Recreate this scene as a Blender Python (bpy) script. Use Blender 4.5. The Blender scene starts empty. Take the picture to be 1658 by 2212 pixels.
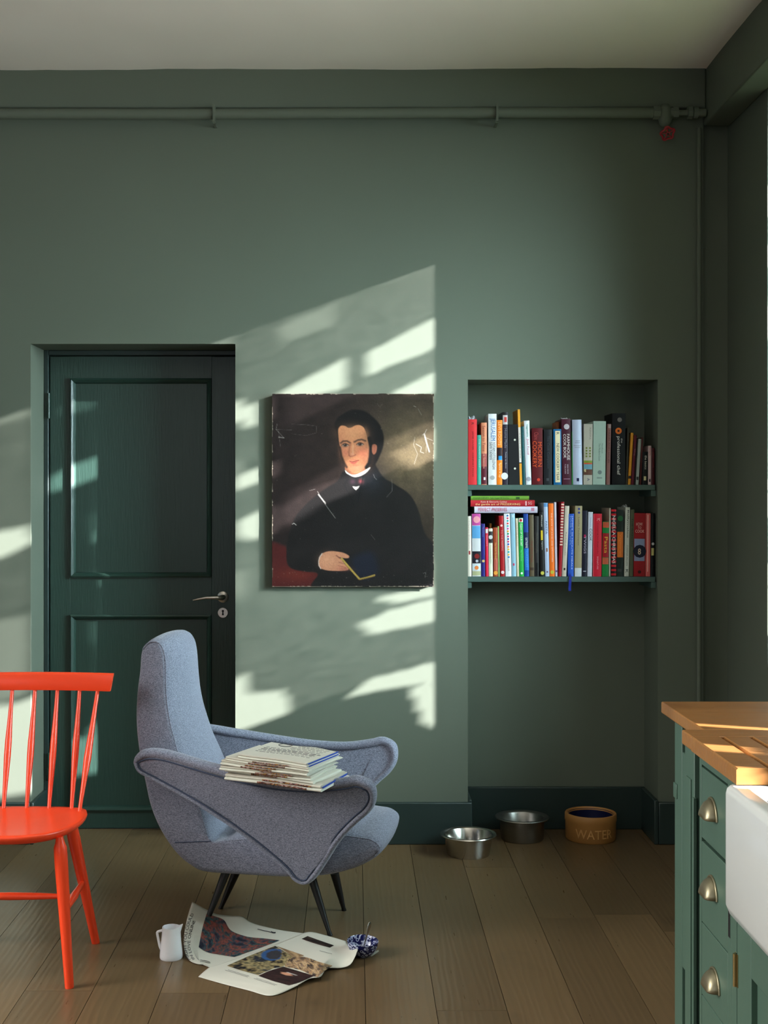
import bpy, bmesh, math, random
import numpy as np
from mathutils import Vector, Matrix
R = math.radians
C = bpy.context.scene.collection
SC = bpy.context.scene

# ---------------------------------------------------------------- camera
FPX, CX, CY, CAMZ, W, H = 2800.0, 765.0, 1075.0, 1.42, 1658.0, 2212.0
cam = bpy.data.cameras.new('camera'); cam_o = bpy.data.objects.new('camera', cam); C.objects.link(cam_o)
cam_o.location = (0, 0, CAMZ); cam_o.rotation_euler = (R(90), 0, 0)
cam.sensor_fit = 'VERTICAL'; cam.sensor_height = 36; cam.lens = FPX * 36 / H
cam.shift_x = (W / 2 - CX) / H; cam.shift_y = -(H / 2 - CY) / H
cam.clip_start = 0.05; cam.clip_end = 200
SC.camera = cam_o

# ---------------------------------------------------------------- world, sun, window light, added fill, exposure
def lin(r, g=None, b=None):
    if g is None: r, g, b = r
    f = lambda c: (c / 255 / 12.92) if c / 255 <= 0.04045 else ((c / 255 + 0.055) / 1.055) ** 2.4
    return (f(r), f(g), f(b), 1)
w = bpy.data.worlds.new('sky'); SC.world = w; w.use_nodes = True
bg = w.node_tree.nodes['Background']; bg.inputs[0].default_value = (0.62, 0.78, 1.0, 1); bg.inputs[1].default_value = 0.9
SUN_D = Vector((-2.5, 1.0, -0.888))
sun = bpy.data.lights.new('sun', 'SUN'); sun.energy = 60.0; sun.angle = R(0.45); sun.color = (1.0, 0.965, 1.0)
sun_o = bpy.data.objects.new('sun', sun); C.objects.link(sun_o)
sun_o.rotation_euler = SUN_D.to_track_quat('-Z', 'Y').to_euler(); sun_o.location = (9, 0, 6)
def area(name, loc, direction, sx, sy, power, col):
    l = bpy.data.lights.new(name, 'AREA'); l.shape = 'RECTANGLE'; l.size = sx; l.size_y = sy; l.energy = power; l.color = col
    o = bpy.data.objects.new(name, l); C.objects.link(o); o.location = loc
    o.rotation_euler = Vector(direction).to_track_quat('-Z', 'Z').to_euler(); return o
o_ = area('daylight_far_window', (2.22, 3.93, 2.02), (-2.5, 1.10, -0.74), 1.35, 1.7, 61, (0.70, 0.93, 1.0)); o_.data.spread = R(65)
o_ = area('daylight_side_window', (1.70, 2.2, 1.90), (-1, 0.0, 0.85), 2.2, 1.7, 72, (0.90, 0.95, 1.0)); o_.data.spread = R(125)
area('daylight_rear_window', (-1.35, -1.45, 1.75), (0.1, 1, -0.12), 1.8, 1.9, 7, (1.0, 0.93, 0.80))
o_ = area('added_left_fill', (-3.14, 2.55, 1.75), (1, 0.02, -0.62), 1.5, 1.7, 41, (1.0, 0.98, 0.95)); o_.data.spread = R(80)  # added fill lamp at an unseen left opening, brightens chairs and sink
SC.view_settings.view_transform = 'Standard'; SC.view_settings.look = 'None'
SC.view_settings.gamma = 1; SC.view_settings.use_curve_mapping = False
SC.view_settings.exposure = 0.0

# ---------------------------------------------------------------- helpers
def P(u, v, Y): return Vector(((u - CX) * Y / FPX, Y, CAMZ - (v - CY) * Y / FPX))
def FL(u, v, z=0.0):
    Y = (CAMZ - z) * FPX / (v - CY); return P(u, v, Y)
def wm(o):
    m = o.matrix_basis.copy()
    while o.parent: o = o.parent; m = o.matrix_basis @ m
    return m
def tag(o, label=None, cat=None, group=None, kind=None):
    if label: o['label'] = label
    if cat: o['category'] = cat
    if group: o['group'] = group
    if kind: o['kind'] = kind
    return o
def empty(name, loc=(0, 0, 0), rot=(0, 0, 0), parent=None):
    o = bpy.data.objects.new(name, None); C.objects.link(o); o.location = loc; o.rotation_euler = rot
    o.empty_display_size = 0.05
    m = Matrix.Translation(Vector(loc)) @ o.rotation_euler.to_matrix().to_4x4()
    if parent: o.parent = parent; m = wm(parent).inverted() @ m
    o.matrix_basis = m
    return o
def frame(d):
    d = Vector(d).normalized(); a = Vector((0, 0, 1)) if abs(d.z) < 0.9 else Vector((1, 0, 0))
    x = d.cross(a).normalized(); return x, d.cross(x).normalized()
class MB:
    def __init__(s): s.v = []; s.f = []; s.col = None
    def add(s, vs, fs):
        n = len(s.v); s.v += [Vector(p) for p in vs]; s.f += [tuple(i + n for i in f) for f in fs]; return s
    def box(s, x0, x1, y0, y1, z0, z1):
        return s.add([(x0,y0,z0),(x1,y0,z0),(x1,y1,z0),(x0,y1,z0),(x0,y0,z1),(x1,y0,z1),(x1,y1,z1),(x0,y1,z1)],
            [(0,3,2,1),(4,5,6,7),(0,1,5,4),(1,2,6,5),(2,3,7,6),(3,0,4,7)])
    def obox(s, c, ax, ay, az):   # centre + half vectors
        c, ax, ay, az = map(Vector, (c, ax, ay, az))
        vs = [c + ax*i + ay*j + az*k for k in (-1,1) for (i,j) in ((-1,-1),(1,-1),(1,1),(-1,1))]
        return s.add(vs, [(0,3,2,1),(4,5,6,7),(0,1,5,4),(1,2,6,5),(2,3,7,6),(3,0,4,7)])
    def prism(s, pts, off):       # polygon of 3D points swept by off
        n = len(pts); off = Vector(off); vs = [Vector(p) for p in pts] + [Vector(p) + off for p in pts]
        return s.add(vs, [tuple(range(n))[::-1], tuple(range(n, 2*n))] + [(i, (i+1) % n, n + (i+1) % n, n + i) for i in range(n)])
    def tube(s, pts, rad, seg=12, closed=False, caps=True, flat=1.0, up=None):
        pts = [Vector(p) for p in pts]; n = len(pts)
        if not hasattr(rad, '__len__'): rad = [rad] * n
        rings = []; px = None
        for i, p in enumerate(pts):
            if closed: d = pts[(i+1) % n] - pts[i-1]
            else: d = pts[min(i+1, n-1)] - pts[max(i-1, 0)]
            d.normalize()
            if up is not None: x = d.cross(Vector(up)).normalized()
            elif px is None: x = frame(d)[0]
            else: x = (px - d * px.dot(d)).normalized()
            px = x; y = d.cross(x)
            rings.append([p + (x * math.cos(2*math.pi*k/seg) + y * flat * math.sin(2*math.pi*k/seg)) * rad[i] for k in range(seg)])
        vs = [q for r in rings for q in r]; fs = []
        for i in range(n if closed else n-1):
            j = (i+1) % n
            for k in range(seg):
                a = i*seg + k; b = i*seg + (k+1) % seg; c = j*seg + (k+1) % seg; e = j*seg + k
                fs.append((a, b, c, e))
        if not closed and caps: fs += [tuple(range(seg))[::-1], tuple(range((n-1)*seg, n*seg))]
        return s.add(vs, fs)
    def lathe(s, c, prof, seg=40, axis=(0, 0, 1), sx=1.0, sy=1.0, cap=False):  # prof [(r, z)]
        c = Vector(c); ax = Vector(axis).normalized(); x, y = frame(ax)
        vs = []; fs = []
        for r, z in prof:
            for k in range(seg):
                t = 2*math.pi*k/seg; vs.append(c + ax*z + x*(r*math.cos(t)*sx) + y*(r*math.sin(t)*sy))
        for i in range(len(prof)-1):
            for k in range(seg):
                fs.append((i*seg+k, i*seg+(k+1) % seg, (i+1)*seg+(k+1) % seg, (i+1)*seg+k))
        if cap: fs += [tuple(range(seg)), tuple(range((len(prof)-1)*seg, len(prof)*seg))]
        return s.add(vs, fs)
    def grid(s, pts):             # rows of points
        m = len(pts); n = len(pts[0])
        return s.add([p for r in pts for p in r], [(i*n+j, i*n+j+1, (i+1)*n+j+1, (i+1)*n+j) for i in range(m-1) for j in range(n-1)])
    def build(s, name, mat, parent=None, smooth=None, bevel=0, seg=2, origin=None, solid=0, weld=False, sub=0, recalc=True):
        me = bpy.data.meshes.new(name); o = bpy.data.objects.new(name, me); C.objects.link(o)
        if parent: o.parent = parent; inv = wm(parent).inverted()
        else: inv = Matrix.Identity(4)
        if origin is not None and not parent:
            o.location = origin; inv = Matrix.Translation(-Vector(origin))
        me.from_pydata([tuple(inv @ v) for v in s.v], [], s.f)
        if recalc or weld:
            bm = bmesh.new(); bm.from_mesh(me)
            if weld: bmesh.ops.remove_doubles(bm, verts=bm.verts, dist=1e-5)
            if recalc: bmesh.ops.recalc_face_normals(bm, faces=bm.faces)
            bm.to_mesh(me); bm.free()
        if smooth is not None:
            me.shade_smooth()
            if smooth < 180: me.set_sharp_from_angle(angle=R(smooth))
        me.materials.append(mat)
        if solid:
            m = o.modifiers.new('s', 'SOLIDIFY'); m.thickness = solid; m.offset = 0
        if sub:
            m = o.modifiers.new('u', 'SUBSURF'); m.levels = m.render_levels = sub
        if bevel:
            m = o.modifiers.new('b', 'BEVEL'); m.width = bevel; m.segments = seg; m.limit_method = 'ANGLE'; m.angle_limit = R(40)
            me.shade_smooth(); me.set_sharp_from_angle(angle=R(35)); m.harden_normals = False
        return o
def catmull(pts, n=6, closed=True):
    pts = [Vector(p) for p in pts]; N = len(pts); out = []
    for i in range(N if closed else N-1):
        g = (lambda k: pts[k % N]) if closed else (lambda k: pts[max(0, min(N-1, k))])
        p0, p1, p2, p3 = g(i-1), g(i), g(i+1), g(i+2)
        for k in range(n):
            t = k / n
            out.append(0.5 * ((2*p1) + (p2-p0)*t + (2*p0-5*p1+4*p2-p3)*t*t + (3*p1-p0-3*p2+p3)*t**3))
    if not closed: out.append(pts[-1])
    return out

# ---------------------------------------------------------------- materials
def mat(name, col, rough=0.5, metal=0, var=0.0, vscale=6.0, bump=0.0, bscale=60.0, spec=0.5, coat=0, sheen=0, stretch=(1,1,1), col2=None, detail=4):
    m = bpy.data.materials.new(name); m.use_nodes = True; nt = m.node_tree; b = nt.nodes['Principled BSDF']
    c = lin(col); b.inputs['Base Color'].default_value = c; b.inputs['Roughness'].default_value = rough
    b.inputs['Metallic'].default_value = metal; b.inputs['Specular IOR Level'].default_value = spec
    b.inputs['Coat Weight'].default_value = coat; b.inputs['Sheen Weight'].default_value = sheen
    N = nt.nodes.new; L = nt.links.new
    tc = N('ShaderNodeTexCoord'); mp = N('ShaderNodeMapping'); mp.inputs['Scale'].default_value = stretch; L(tc.outputs['Object'], mp.inputs[0])
    if var or col2:
        n = N('ShaderNodeTexNoise'); n.inputs['Scale'].default_value = vscale; n.inputs['Detail'].default_value = detail; L(mp.outputs[0], n.inputs[0])
        mx = N('ShaderNodeMix'); mx.data_type = 'RGBA'; L(n.outputs[0], mx.inputs[0])
        if col2: mx.inputs[6].default_value = c; mx.inputs[7].default_value = lin(col2)
        else:
            mx.inputs[6].default_value = tuple(x*(1-var) for x in c[:3]) + (1,); mx.inputs[7].default_value = tuple(min(1, x*(1+var)) for x in c[:3]) + (1,)
        L(mx.outputs[2], b.inputs['Base Color'])
    if bump:
        n2 = N('ShaderNodeTexNoise'); n2.inputs['Scale'].default_value = bscale; n2.inputs['Detail'].default_value = 3; L(mp.outputs[0], n2.inputs[0])
        bp = N('ShaderNodeBump'); bp.inputs['Strength'].default_value = bump; bp.inputs['Distance'].default_value = 0.002
        L(n2.outputs[0], bp.inputs['Height']); L(bp.outputs[0], b.inputs['Normal'])
    return m
WALL = (93, 100, 87)
M = {}
M['wall'] = mat('wall_paint', WALL, 0.62, var=0.06, vscale=2.2, bump=0.25, bscale=14, spec=0.3)
M['trim'] = mat('trim_paint', (37, 51, 48), 0.38, var=0.05, bump=0.1)
M['door'] = mat('door_paint', (40, 62, 54), 0.33, var=0.06, vscale=9, bump=0.45, bscale=26, stretch=(6, 6, 0.5), spec=0.5)
M['shelf'] = mat('shelf_paint', (64, 86, 79), 0.45, var=0.04)
M['ceiling'] = mat('ceiling_paint', (240, 232, 220), 0.8, var=0.05, vscale=1.5, bump=0.3, bscale=9)
M['cab'] = mat('cabinet_paint', (74, 100, 86), 0.45, var=0.07, vscale=5, bump=0.12, bscale=40, stretch=(1, 1, .3))
M['white'] = mat('white_paint', (225, 225, 218), 0.5, var=0.03)
M['ceramic'] = mat('white_glaze', (218, 221, 218), 0.12, spec=0.6, var=0.02, vscale=9)
M['porcelain'] = mat('porcelain', (238, 238, 240), 0.25, var=0.01)
M['red'] = mat('red_lacquer', (255, 74, 34), 0.28, spec=0.5, var=0.03, vscale=7)
M['steel'] = mat('polished_steel', (196, 192, 184), 0.2, metal=1, var=0.08, vscale=20, stretch=(1,1,9))
M['steel2'] = mat('brushed_steel', (150, 148, 142), 0.34, metal=1, var=0.1, vscale=20, stretch=(1,1,9))
M['nickel'] = mat('satin_nickel', (214, 208, 198), 0.3, metal=1)
M['brass'] = mat('aged_brass', (160, 138, 92), 0.36, metal=0.9, var=0.12, vscale=30)
M['pewter'] = mat('pewter', (150, 142, 116), 0.42, metal=0.85, var=0.18, vscale=40)
M['black'] = mat('black_metal', (14, 14, 15), 0.4, var=0.1)
M['dark'] = mat('dark_gap', (8, 10, 9), 0.9, var=0.1)
M['stoneware'] = mat('tan_stoneware', (176, 124, 66), 0.45, var=0.1, vscale=14, bump=0.15)
M['blueglaze'] = mat('navy_glaze', (22, 26, 62), 0.3, var=0.1)
M['valve'] = mat('red_valve', (150, 22, 34), 0.4, var=0.1)
M['paper'] = mat('newsprint', (214, 212, 198), 0.85, var=0.04, vscale=9, bump=0.05)
M['paper2'] = mat('newsprint_grey', (196, 190, 176), 0.85, var=0.06, vscale=60)
M['ink'] = mat('print_ink', (58, 58, 62), 0.8, var=0.1)
M['greyink'] = mat('grey_ink', (150, 150, 146), 0.85, var=0.1, vscale=400)
M['blueink'] = mat('blue_ink', (38, 70, 158), 0.7, var=0.1)
M['pages'] = mat('book_pages', (196, 178, 150), 0.85, var=0.12, vscale=120, stretch=(20, 1, 1))
M['leaf'] = mat('leaf_green', (70, 104, 44), 0.6, var=0.2)
M['bark'] = mat('bark', (80, 64, 50), 0.9, var=0.3, bump=0.5)
M['grass'] = mat('grass', (84, 104, 60), 0.9, var=0.3)
M['wood'] = None

def wood_mat(name, c1, c2, c3, rough, scale=1.0, rnd=True, spec=0.5, axis='Y', bump=0.12):
    m = bpy.data.materials.new(name); m.use_nodes = True; nt = m.node_tree; b = nt.nodes['Principled BSDF']
    N = nt.nodes.new; L = nt.links.new
    ge = N('ShaderNodeNewGeometry'); oi = N('ShaderNodeObjectInfo')
    cb = N('ShaderNodeCombineXYZ')
    mu = N('ShaderNodeMath'); mu.operation = 'MULTIPLY'; mu.inputs[1].default_value = 37.0; L(oi.outputs['Random'], mu.inputs[0])
    L(mu.outputs[0], cb.inputs[0]); L(mu.outputs[0], cb.inputs[2])
    ad = N('ShaderNodeVectorMath'); ad.operation = 'ADD'; L(ge.outputs['Position'], ad.inputs[0]); L(cb.outputs[0], ad.inputs[1])
    mp = N('ShaderNodeMapping'); L(ad.outputs[0], mp.inputs[0])
    mp.inputs['Scale'].default_value = (9*scale, 0.9*scale, 9*scale) if axis == 'Y' else (0.9*scale, 9*scale, 9*scale)
    wa = N('ShaderNodeTexWave'); wa.wave_type = 'BANDS'; wa.bands_direction = 'X' if axis == 'Y' else 'Y'
    wa.inputs['Scale'].default_value = 1.6; wa.inputs['Distortion'].default_value = 9.0; wa.inputs['Detail'].default_value = 3; wa.inputs['Detail Scale'].default_value = 1.1
    L(mp.outputs[0], wa.inputs[0])
    nz = N('ShaderNodeTexNoise'); nz.inputs['Scale'].default_value = 9; nz.inputs['Detail'].default_value = 6; L(mp.outputs[0], nz.inputs[0])
    n3 = N('ShaderNodeTexNoise'); n3.inputs['Scale'].default_value = 3.0; n3.inputs['Detail'].default_value = 5; L(ad.outputs[0], n3.inputs[0])
    m1 = N('ShaderNodeMix'); m1.data_type = 'RGBA'; m1.inputs[6].default_value = lin(c1); m1.inputs[7].default_value = lin(c2); L(nz.outputs[0], m1.inputs[0])
    rp = N('ShaderNodeMapRange'); rp.inputs[1].default_value = 0.6; rp.inputs[2].default_value = 1.0; rp.inputs[4].default_value = 0.13; L(wa.outputs[0], rp.inputs[0])
    m2 = N('ShaderNodeMix'); m2.data_type = 'RGBA'; m2.inputs[7].default_value = lin(c3); L(rp.outputs[0], m2.inputs[0]); L(m1.outputs[2], m2.inputs[6])
    r3 = N('ShaderNodeMapRange'); r3.inputs[1].default_value = 0.62; r3.inputs[2].default_value = 0.8; r3.inputs[4].default_value = 0.7; L(n3.outputs[0], r3.inputs[0])
    m3 = N('ShaderNodeMix'); m3.data_type = 'RGBA'; m3.inputs[7].default_value = lin(c3); L(r3.outputs[0], m3.inputs[0]); L(m2.outputs[2], m3.inputs[6])
    hs = N('ShaderNodeHueSaturation'); L(m3.outputs[2], hs.inputs['Color'])
    rv = N('ShaderNodeMapRange'); rv.inputs[3].default_value = 0.82; rv.inputs[4].default_value = 1.18; L(oi.outputs['Random'], rv.inputs[0])
    if rnd: L(rv.outputs[0], hs.inputs['Value'])
    L(hs.outputs[0], b.inputs['Base Color'])
    rr = N('ShaderNodeMapRange'); rr.inputs[3].default_value = rough - 0.07; rr.inputs[4].default_value = rough + 0.12; L(nz.outputs[0], rr.inputs[0]); L(rr.outputs[0], b.inputs['Roughness'])
    b.inputs['Specular IOR Level'].default_value = spec
    bp = N('ShaderNodeBump'); bp.inputs['Strength'].default_value = bump; bp.inputs['Distance'].default_value = 0.002; L(wa.outputs[0], bp.inputs['Height']); L(bp.outputs[0], b.inputs['Normal'])
    return m
M['floor'] = wood_mat('oak_floor', (98, 79, 54), (116, 94, 66), (64, 50, 36), 0.29, spec=0.45)
M['worktop'] = wood_mat('oak_worktop', (146, 98, 50), (168, 116, 62), (104, 64, 31), 0.36, scale=1.2, rnd=False, axis='X', bump=0.1)

def fabric_mat(name, ca, cb_):
    m = bpy.data.materials.new(name); m.use_nodes = True; nt = m.node_tree; b = nt.nodes['Principled BSDF']
    N = nt.nodes.new; L = nt.links.new; tc = N('ShaderNodeTexCoord')
    n = N('ShaderNodeTexNoise'); n.inputs['Scale'].default_value = 480; n.inputs['Detail'].default_value = 2; L(tc.outputs['Object'], n.inputs[0])
    mp = N('ShaderNodeMapping'); mp.inputs['Scale'].default_value = (170, 170, 560); L(tc.outputs['Object'], mp.inputs[0])
    n2 = N('ShaderNodeTexNoise'); n2.inputs['Scale'].default_value = 1; n2.inputs['Detail'].default_value = 3; L(mp.outputs[0], n2.inputs[0])
    ad = N('ShaderNodeMath'); ad.operation = 'ADD'; L(n.outputs[0], ad.inputs[0]); L(n2.outputs[0], ad.inputs[1])
    mr = N('ShaderNodeMapRange'); mr.inputs[1].default_value = 0.75; mr.inputs[2].default_value = 1.25; L(ad.outputs[0], mr.inputs[0])
    mx = N('ShaderNodeMix'); mx.data_type = 'RGBA'; mx.inputs[6].default_value = lin(ca); mx.inputs[7].default_value = lin(cb_); L(mr.outputs[0], mx.inputs[0])
    L(mx.outputs[2], b.inputs['Base Color']); b.inputs['Roughness'].default_value = 0.95; b.inputs['Sheen Weight'].default_value = 0.25; b.inputs['Specular IOR Level'].default_value = 0.2
    bp = N('ShaderNodeBump'); bp.inputs['Strength'].default_value = 0.4; bp.inputs['Distance'].default_value = 0.001; L(n.outputs[0], bp.inputs['Height']); L(bp.outputs[0], b.inputs['Normal'])
    return m
M['fabric'] = fabric_mat('grey_wool', (82, 86, 99), (148, 151, 168))
M['welt'] = mat('welt_cord', (58, 68, 90), 0.9, var=0.1)

def vcol_mat(name, rough, spec=0.5, coat=0):
    m = bpy.data.materials.new(name); m.use_nodes = True; nt = m.node_tree; b = nt.nodes['Principled BSDF']
    a = nt.nodes.new('ShaderNodeVertexColor'); a.layer_name = 'print'; nt.links.new(a.outputs[0], b.inputs['Base Color'])
    b.inputs['Roughness'].default_value = rough; b.inputs['Specular IOR Level'].default_value = spec; b.inputs['Coat Weight'].default_value = coat; b.inputs['Coat Roughness'].default_value = 0.3
    return m
M['canvas'] = vcol_mat('oil_paint', 0.45, 0.2)
M['photo'] = vcol_mat('printed_picture', 0.7, 0.3)
def set_vcol(o, cols):
    me = o.data; at = me.color_attributes.new('print', 'FLOAT_COLOR', 'POINT')
    at.data.foreach_set('color', np.asarray(cols, dtype=np.float32).ravel())
def colour(rgb, rough=0.45, spec=0.22, var=0.05):
    k = 'ink_%d_%d_%d' % tuple(rgb)
    if k not in M: M[k] = mat(k, rgb, rough, var=var, vscale=30, spec=spec)
    return M[k]
def text_mesh(name, s, m, parent, centre, right, up, length, height, squash=True):
    cu = bpy.data.curves.new('t', 'FONT'); cu.body = s; cu.resolution_u = 2; cu.size = 1.0; cu.align_x = 'LEFT'
    to = bpy.data.objects.new('t', cu); me = bpy.data.meshes.new_from_object(to); bpy.data.objects.remove(to); bpy.data.curves.remove(cu)
    vs = [v.co.copy() for v in me.vertices]; fs = [tuple(p.vertices) for p in me.polygons]; bpy.data.meshes.remove(me)
    if not vs: return None
    x0 = min(v.x for v in vs); x1 = max(v.x for v in vs); y0 = min(v.y for v in vs); y1 = max(v.y for v in vs)
    if squash: sx, sy = length / (x1-x0), height / (y1-y0)
    else: sx = sy = min(length / (x1-x0), height / (y1-y0))
    c = Vector(centre); r = Vector(right); u = Vector(up); mb = MB()
    mb.add([c + r*((v.x-(x0+x1)/2)*sx) + u*((v.y-(y0+y1)/2)*sy) for v in vs], fs)
    return mb.build(name, m, parent, recalc=False)
# ---------------------------------------------------------------- structure
YB = 5.32; YN = 5.565; ZC = 3.166
XL, XR, YF, YD = -3.2, 1.54, -1.5, 5.60
DX0, DX1, DZ = -1.328, -0.488, 2.051
NX0, NX1, NZ = 0.4655, 1.2445, 1.9045
def S(o): return tag(o, kind='structure')
b = MB()
b.box(XL, DX0, YB, YD+.06, 0, 3.25).box(DX0, DX1, YB, YD+.06, DZ, 3.25).box(DX0, DX1, YD, YD+.06, 0, DZ)
b.box(DX1, NX0, YB, YD+.06, 0, 3.25).box(NX0, NX1, YB, YD+.06, NZ, 3.25).box(NX0, NX1, YN, YD+.06, 0, NZ)
b.box(NX1, 1.432, YB, YD+.06, 0, 3.25).box(1.432, 1.82, YB+.03, YD+.06, 0, 3.25)
S(b.build('wall_back', M['wall'], recalc=False))
# window openings of the right wall
WY = [(3.60, 4.835), (0.95, 3.40)]; WZ0, WZ1 = 0.98, 2.945
b = MB(); ys = [YF, .95, 3.40, 3.60, 4.835, YB+.03]
for a_, c_ in ((YF, .95), (3.40, 3.60), (4.835, YB+.03)): b.box(XR, 1.82, a_, c_, 0, 3.25)
for a_, c_, z_ in ((3.60, 4.835, .78), (.95, 3.40, WZ0)): b.box(XR, 1.82, a_, c_, 0, z_).box(XR, 1.82, a_, c_, WZ1, 3.25)
S(b.build('wall_right', M['wall'], recalc=False))
S(MB().box(XL-.2, XL, YF, 1.75, 0, 3.25).box(XL-.2, XL, 3.35, YD, 0, 3.25).box(XL-.2, XL, 1.75, 3.35, 0, .85).box(XL-.2, XL, 1.75, 3.35, 2.65, 3.25).build('wall_left', M['wall'], recalc=False))
b = MB().box(XL, -2.3, YF-.25, YF, 0, 3.25).box(-.4, XR+.28, YF-.25, YF, 0, 3.25).box(-2.3, -.4, YF-.25, YF, 0, .75).box(-2.3, -.4, YF-.25, YF, 2.75, 3.25)
S(b.build('wall_front', M['wall'], recalc=False))
# ceiling, gently uneven plaster
rnd = random.Random(3)
from mathutils import noise as nz_
xs = np.linspace(XL, 1.60, 60); ys = np.linspace(YF, YB+.02, 70)
S(MB().grid([[(x, y, ZC + .010*nz_.noise(Vector((x*1.3, y*1.1, 4.2))) + .003*nz_.noise(Vector((x*6, y*6, 1)))) for x in xs] for y in ys]).build('ceiling', M['ceiling'], smooth=180))
S(MB().box(XL-.2, XR+.3, YF-.3, YD+.1, 3.25, 3.30).build('roof', M['white']))
S(MB().box(1.432, XR, YF, YB, WZ1, 3.25).build('beam_right', M['wall'], bevel=.006))
S(MB().box(XL, 1.432, YB-.045, YB, 3.004, 3.25).build('beam_back', M['wall'], bevel=.008))
# floor of separate oak planks
fl = S(MB().box(XL, XR, YF, YN+.03, -.05, -.022).build('floor', M['dark']))
rnd = random.Random(11)
k = -12
while True:
    x0 = -.949 + .196*k; x1 = x0 + .196; k += 1
    if x0 > XR: break
    if x1 < XL: continue
    y = YF - rnd.uniform(0, 1.8)
    while y < YN + .03:
        y2 = y + rnd.uniform(1.7, 2.3); a_, c_ = max(y, YF), min(y2, YN+.03)
        if c_ - a_ > .05:
            q = .0009
            MB().prism([(max(x0, XL)+q, a_+q, 0), (min(x1, XR)-q, a_+q, 0), (min(x1, XR)-q, c_-q, 0), (max(x0, XL)+q, c_-q, 0)], (0, 0, -.021)).build('plank', M['floor'], fl)
        y = y2
# baseboards
def board(name, segs, h):
    b = MB()
    for (x0, x1, y0, y1) in segs: b.box(x0, x1, y0, y1, 0, h)
    return S(b.build(name, M['trim'], bevel=.004))
board('baseboard_back', [(DX1, NX0+.016, YB-.018, YB)], .172)
board('baseboard_left', [(XL, DX0, YB-.018, YB), (DX0, DX0+.016, YB-.018, YD-.05)], .172)
board('baseboard_niche', [(NX0, NX1, YN-.018, YN), (NX1-.018, NX1, YB-.018, YN-.018), (NX0, NX0+.016, YB, YN-.018)], .181)
board('baseboard_right', [(NX1, 1.432, YB-.018, YB), (1.432, XR, YB+.012, YB+.03), (XR-.018, XR, 3.3, YB+.012)], .172)

# ---------------------------------------------------------------- windows
def window(name, y0, y1, z0, z1, bars_y, bars_z):
    o = tag(empty(name, (1.72, (y0+y1)/2, z0)), kind='structure')
    f = MB(); t = .05
    f.box(1.72, 1.79, y0, y0+t, z0, z1).box(1.72, 1.79, y1-t, y1, z0, z1).box(1.72, 1.79, y0+t, y1-t, z0, z0+t).box(1.72, 1.79, y0+t, y1-t, z1-t, z1)
    f.build('window_frame', M['white'], o)
    yy = [y0+t] + bars_y + [y1-t]; zz = [z0+t] + bars_z + [z1-t]
    for q in bars_y: MB().box(1.735, 1.775, q-.015, q+.015, z0+t, z1-t).build('glazing_bar', M['white'], o)
    for q in bars_z: MB().box(1.738, 1.772, y0+t, y1-t, q-.012, q+.012).build('glazing_bar', M['white'], o)
    for i in range(len(yy)-1):
        for j in range(len(zz)-1):
            MB().box(1.753, 1.757, yy[i]+.001, yy[i+1]-.001, zz[j]+.001, zz[j+1]-.001).build('pane', M['glass'], o)
    MB().box(1.545, 1.75, y0+.002, y1-.002, z0, z0+.022).build('window_sill', M['white'], o, bevel=.004)
    return o
g = bpy.data.materials.new('window_glass'); g.use_nodes = True; nt = g.node_tree; nt.nodes.remove(nt.nodes['Principled BSDF'])
t_ = nt.nodes.new('ShaderNodeBsdfTransparent'); g_ = nt.nodes.new('ShaderNodeBsdfGlossy'); g_.inputs['Roughness'].default_value = 0.02
mx = nt.nodes.new('ShaderNodeMixShader'); mx.inputs[0].default_value = 0.06
nt.links.new(t_.outputs[0], mx.inputs[1]); nt.links.new(g_.outputs[0], mx.inputs[2]); nt.links.new(mx.outputs[0], nt.nodes['Material Output'].inputs[0])
M['glass'] = g
window('window_1', 3.60, 4.835, .78, WZ1, [4.13], [])
window('window_2', .95, 3.40, WZ0, WZ1, [1.77, 2.59], [1.97])
o = tag(empty('window_3', (-1.35, YF-.12, .75)), kind='structure')
f = MB().box(-2.3, -2.24, YF-.15, YF-.08, .75, 2.75).box(-.46, -.4, YF-.15, YF-.08, .75, 2.75).box(-2.24, -.46, YF-.15, YF-.08, .75, .81).box(-2.24, -.46, YF-.15, YF-.08, 2.69, 2.75)
f.build('window_frame', M['white'], o); MB().box(-1.37, -1.33, YF-.14, YF-.09, .81, 2.69).build('glazing_bar', M['white'], o)

o = tag(empty('added_left_window', (XL-.12, 2.55, .85)), kind='structure')  # unseen window frame, added around the left fill lamp
f = MB().box(XL-.15, XL-.08, 1.75, 1.81, .85, 2.65).box(XL-.15, XL-.08, 3.29, 3.35, .85, 2.65).box(XL-.15, XL-.08, 1.81, 3.29, .85, .91).box(XL-.15, XL-.08, 1.81, 3.29, 2.59, 2.65)
f.build('window_frame', M['white'], o); MB().box(XL-.14, XL-.09, 2.53, 2.57, .91, 2.59).build('glazing_bar', M['white'], o)

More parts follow.
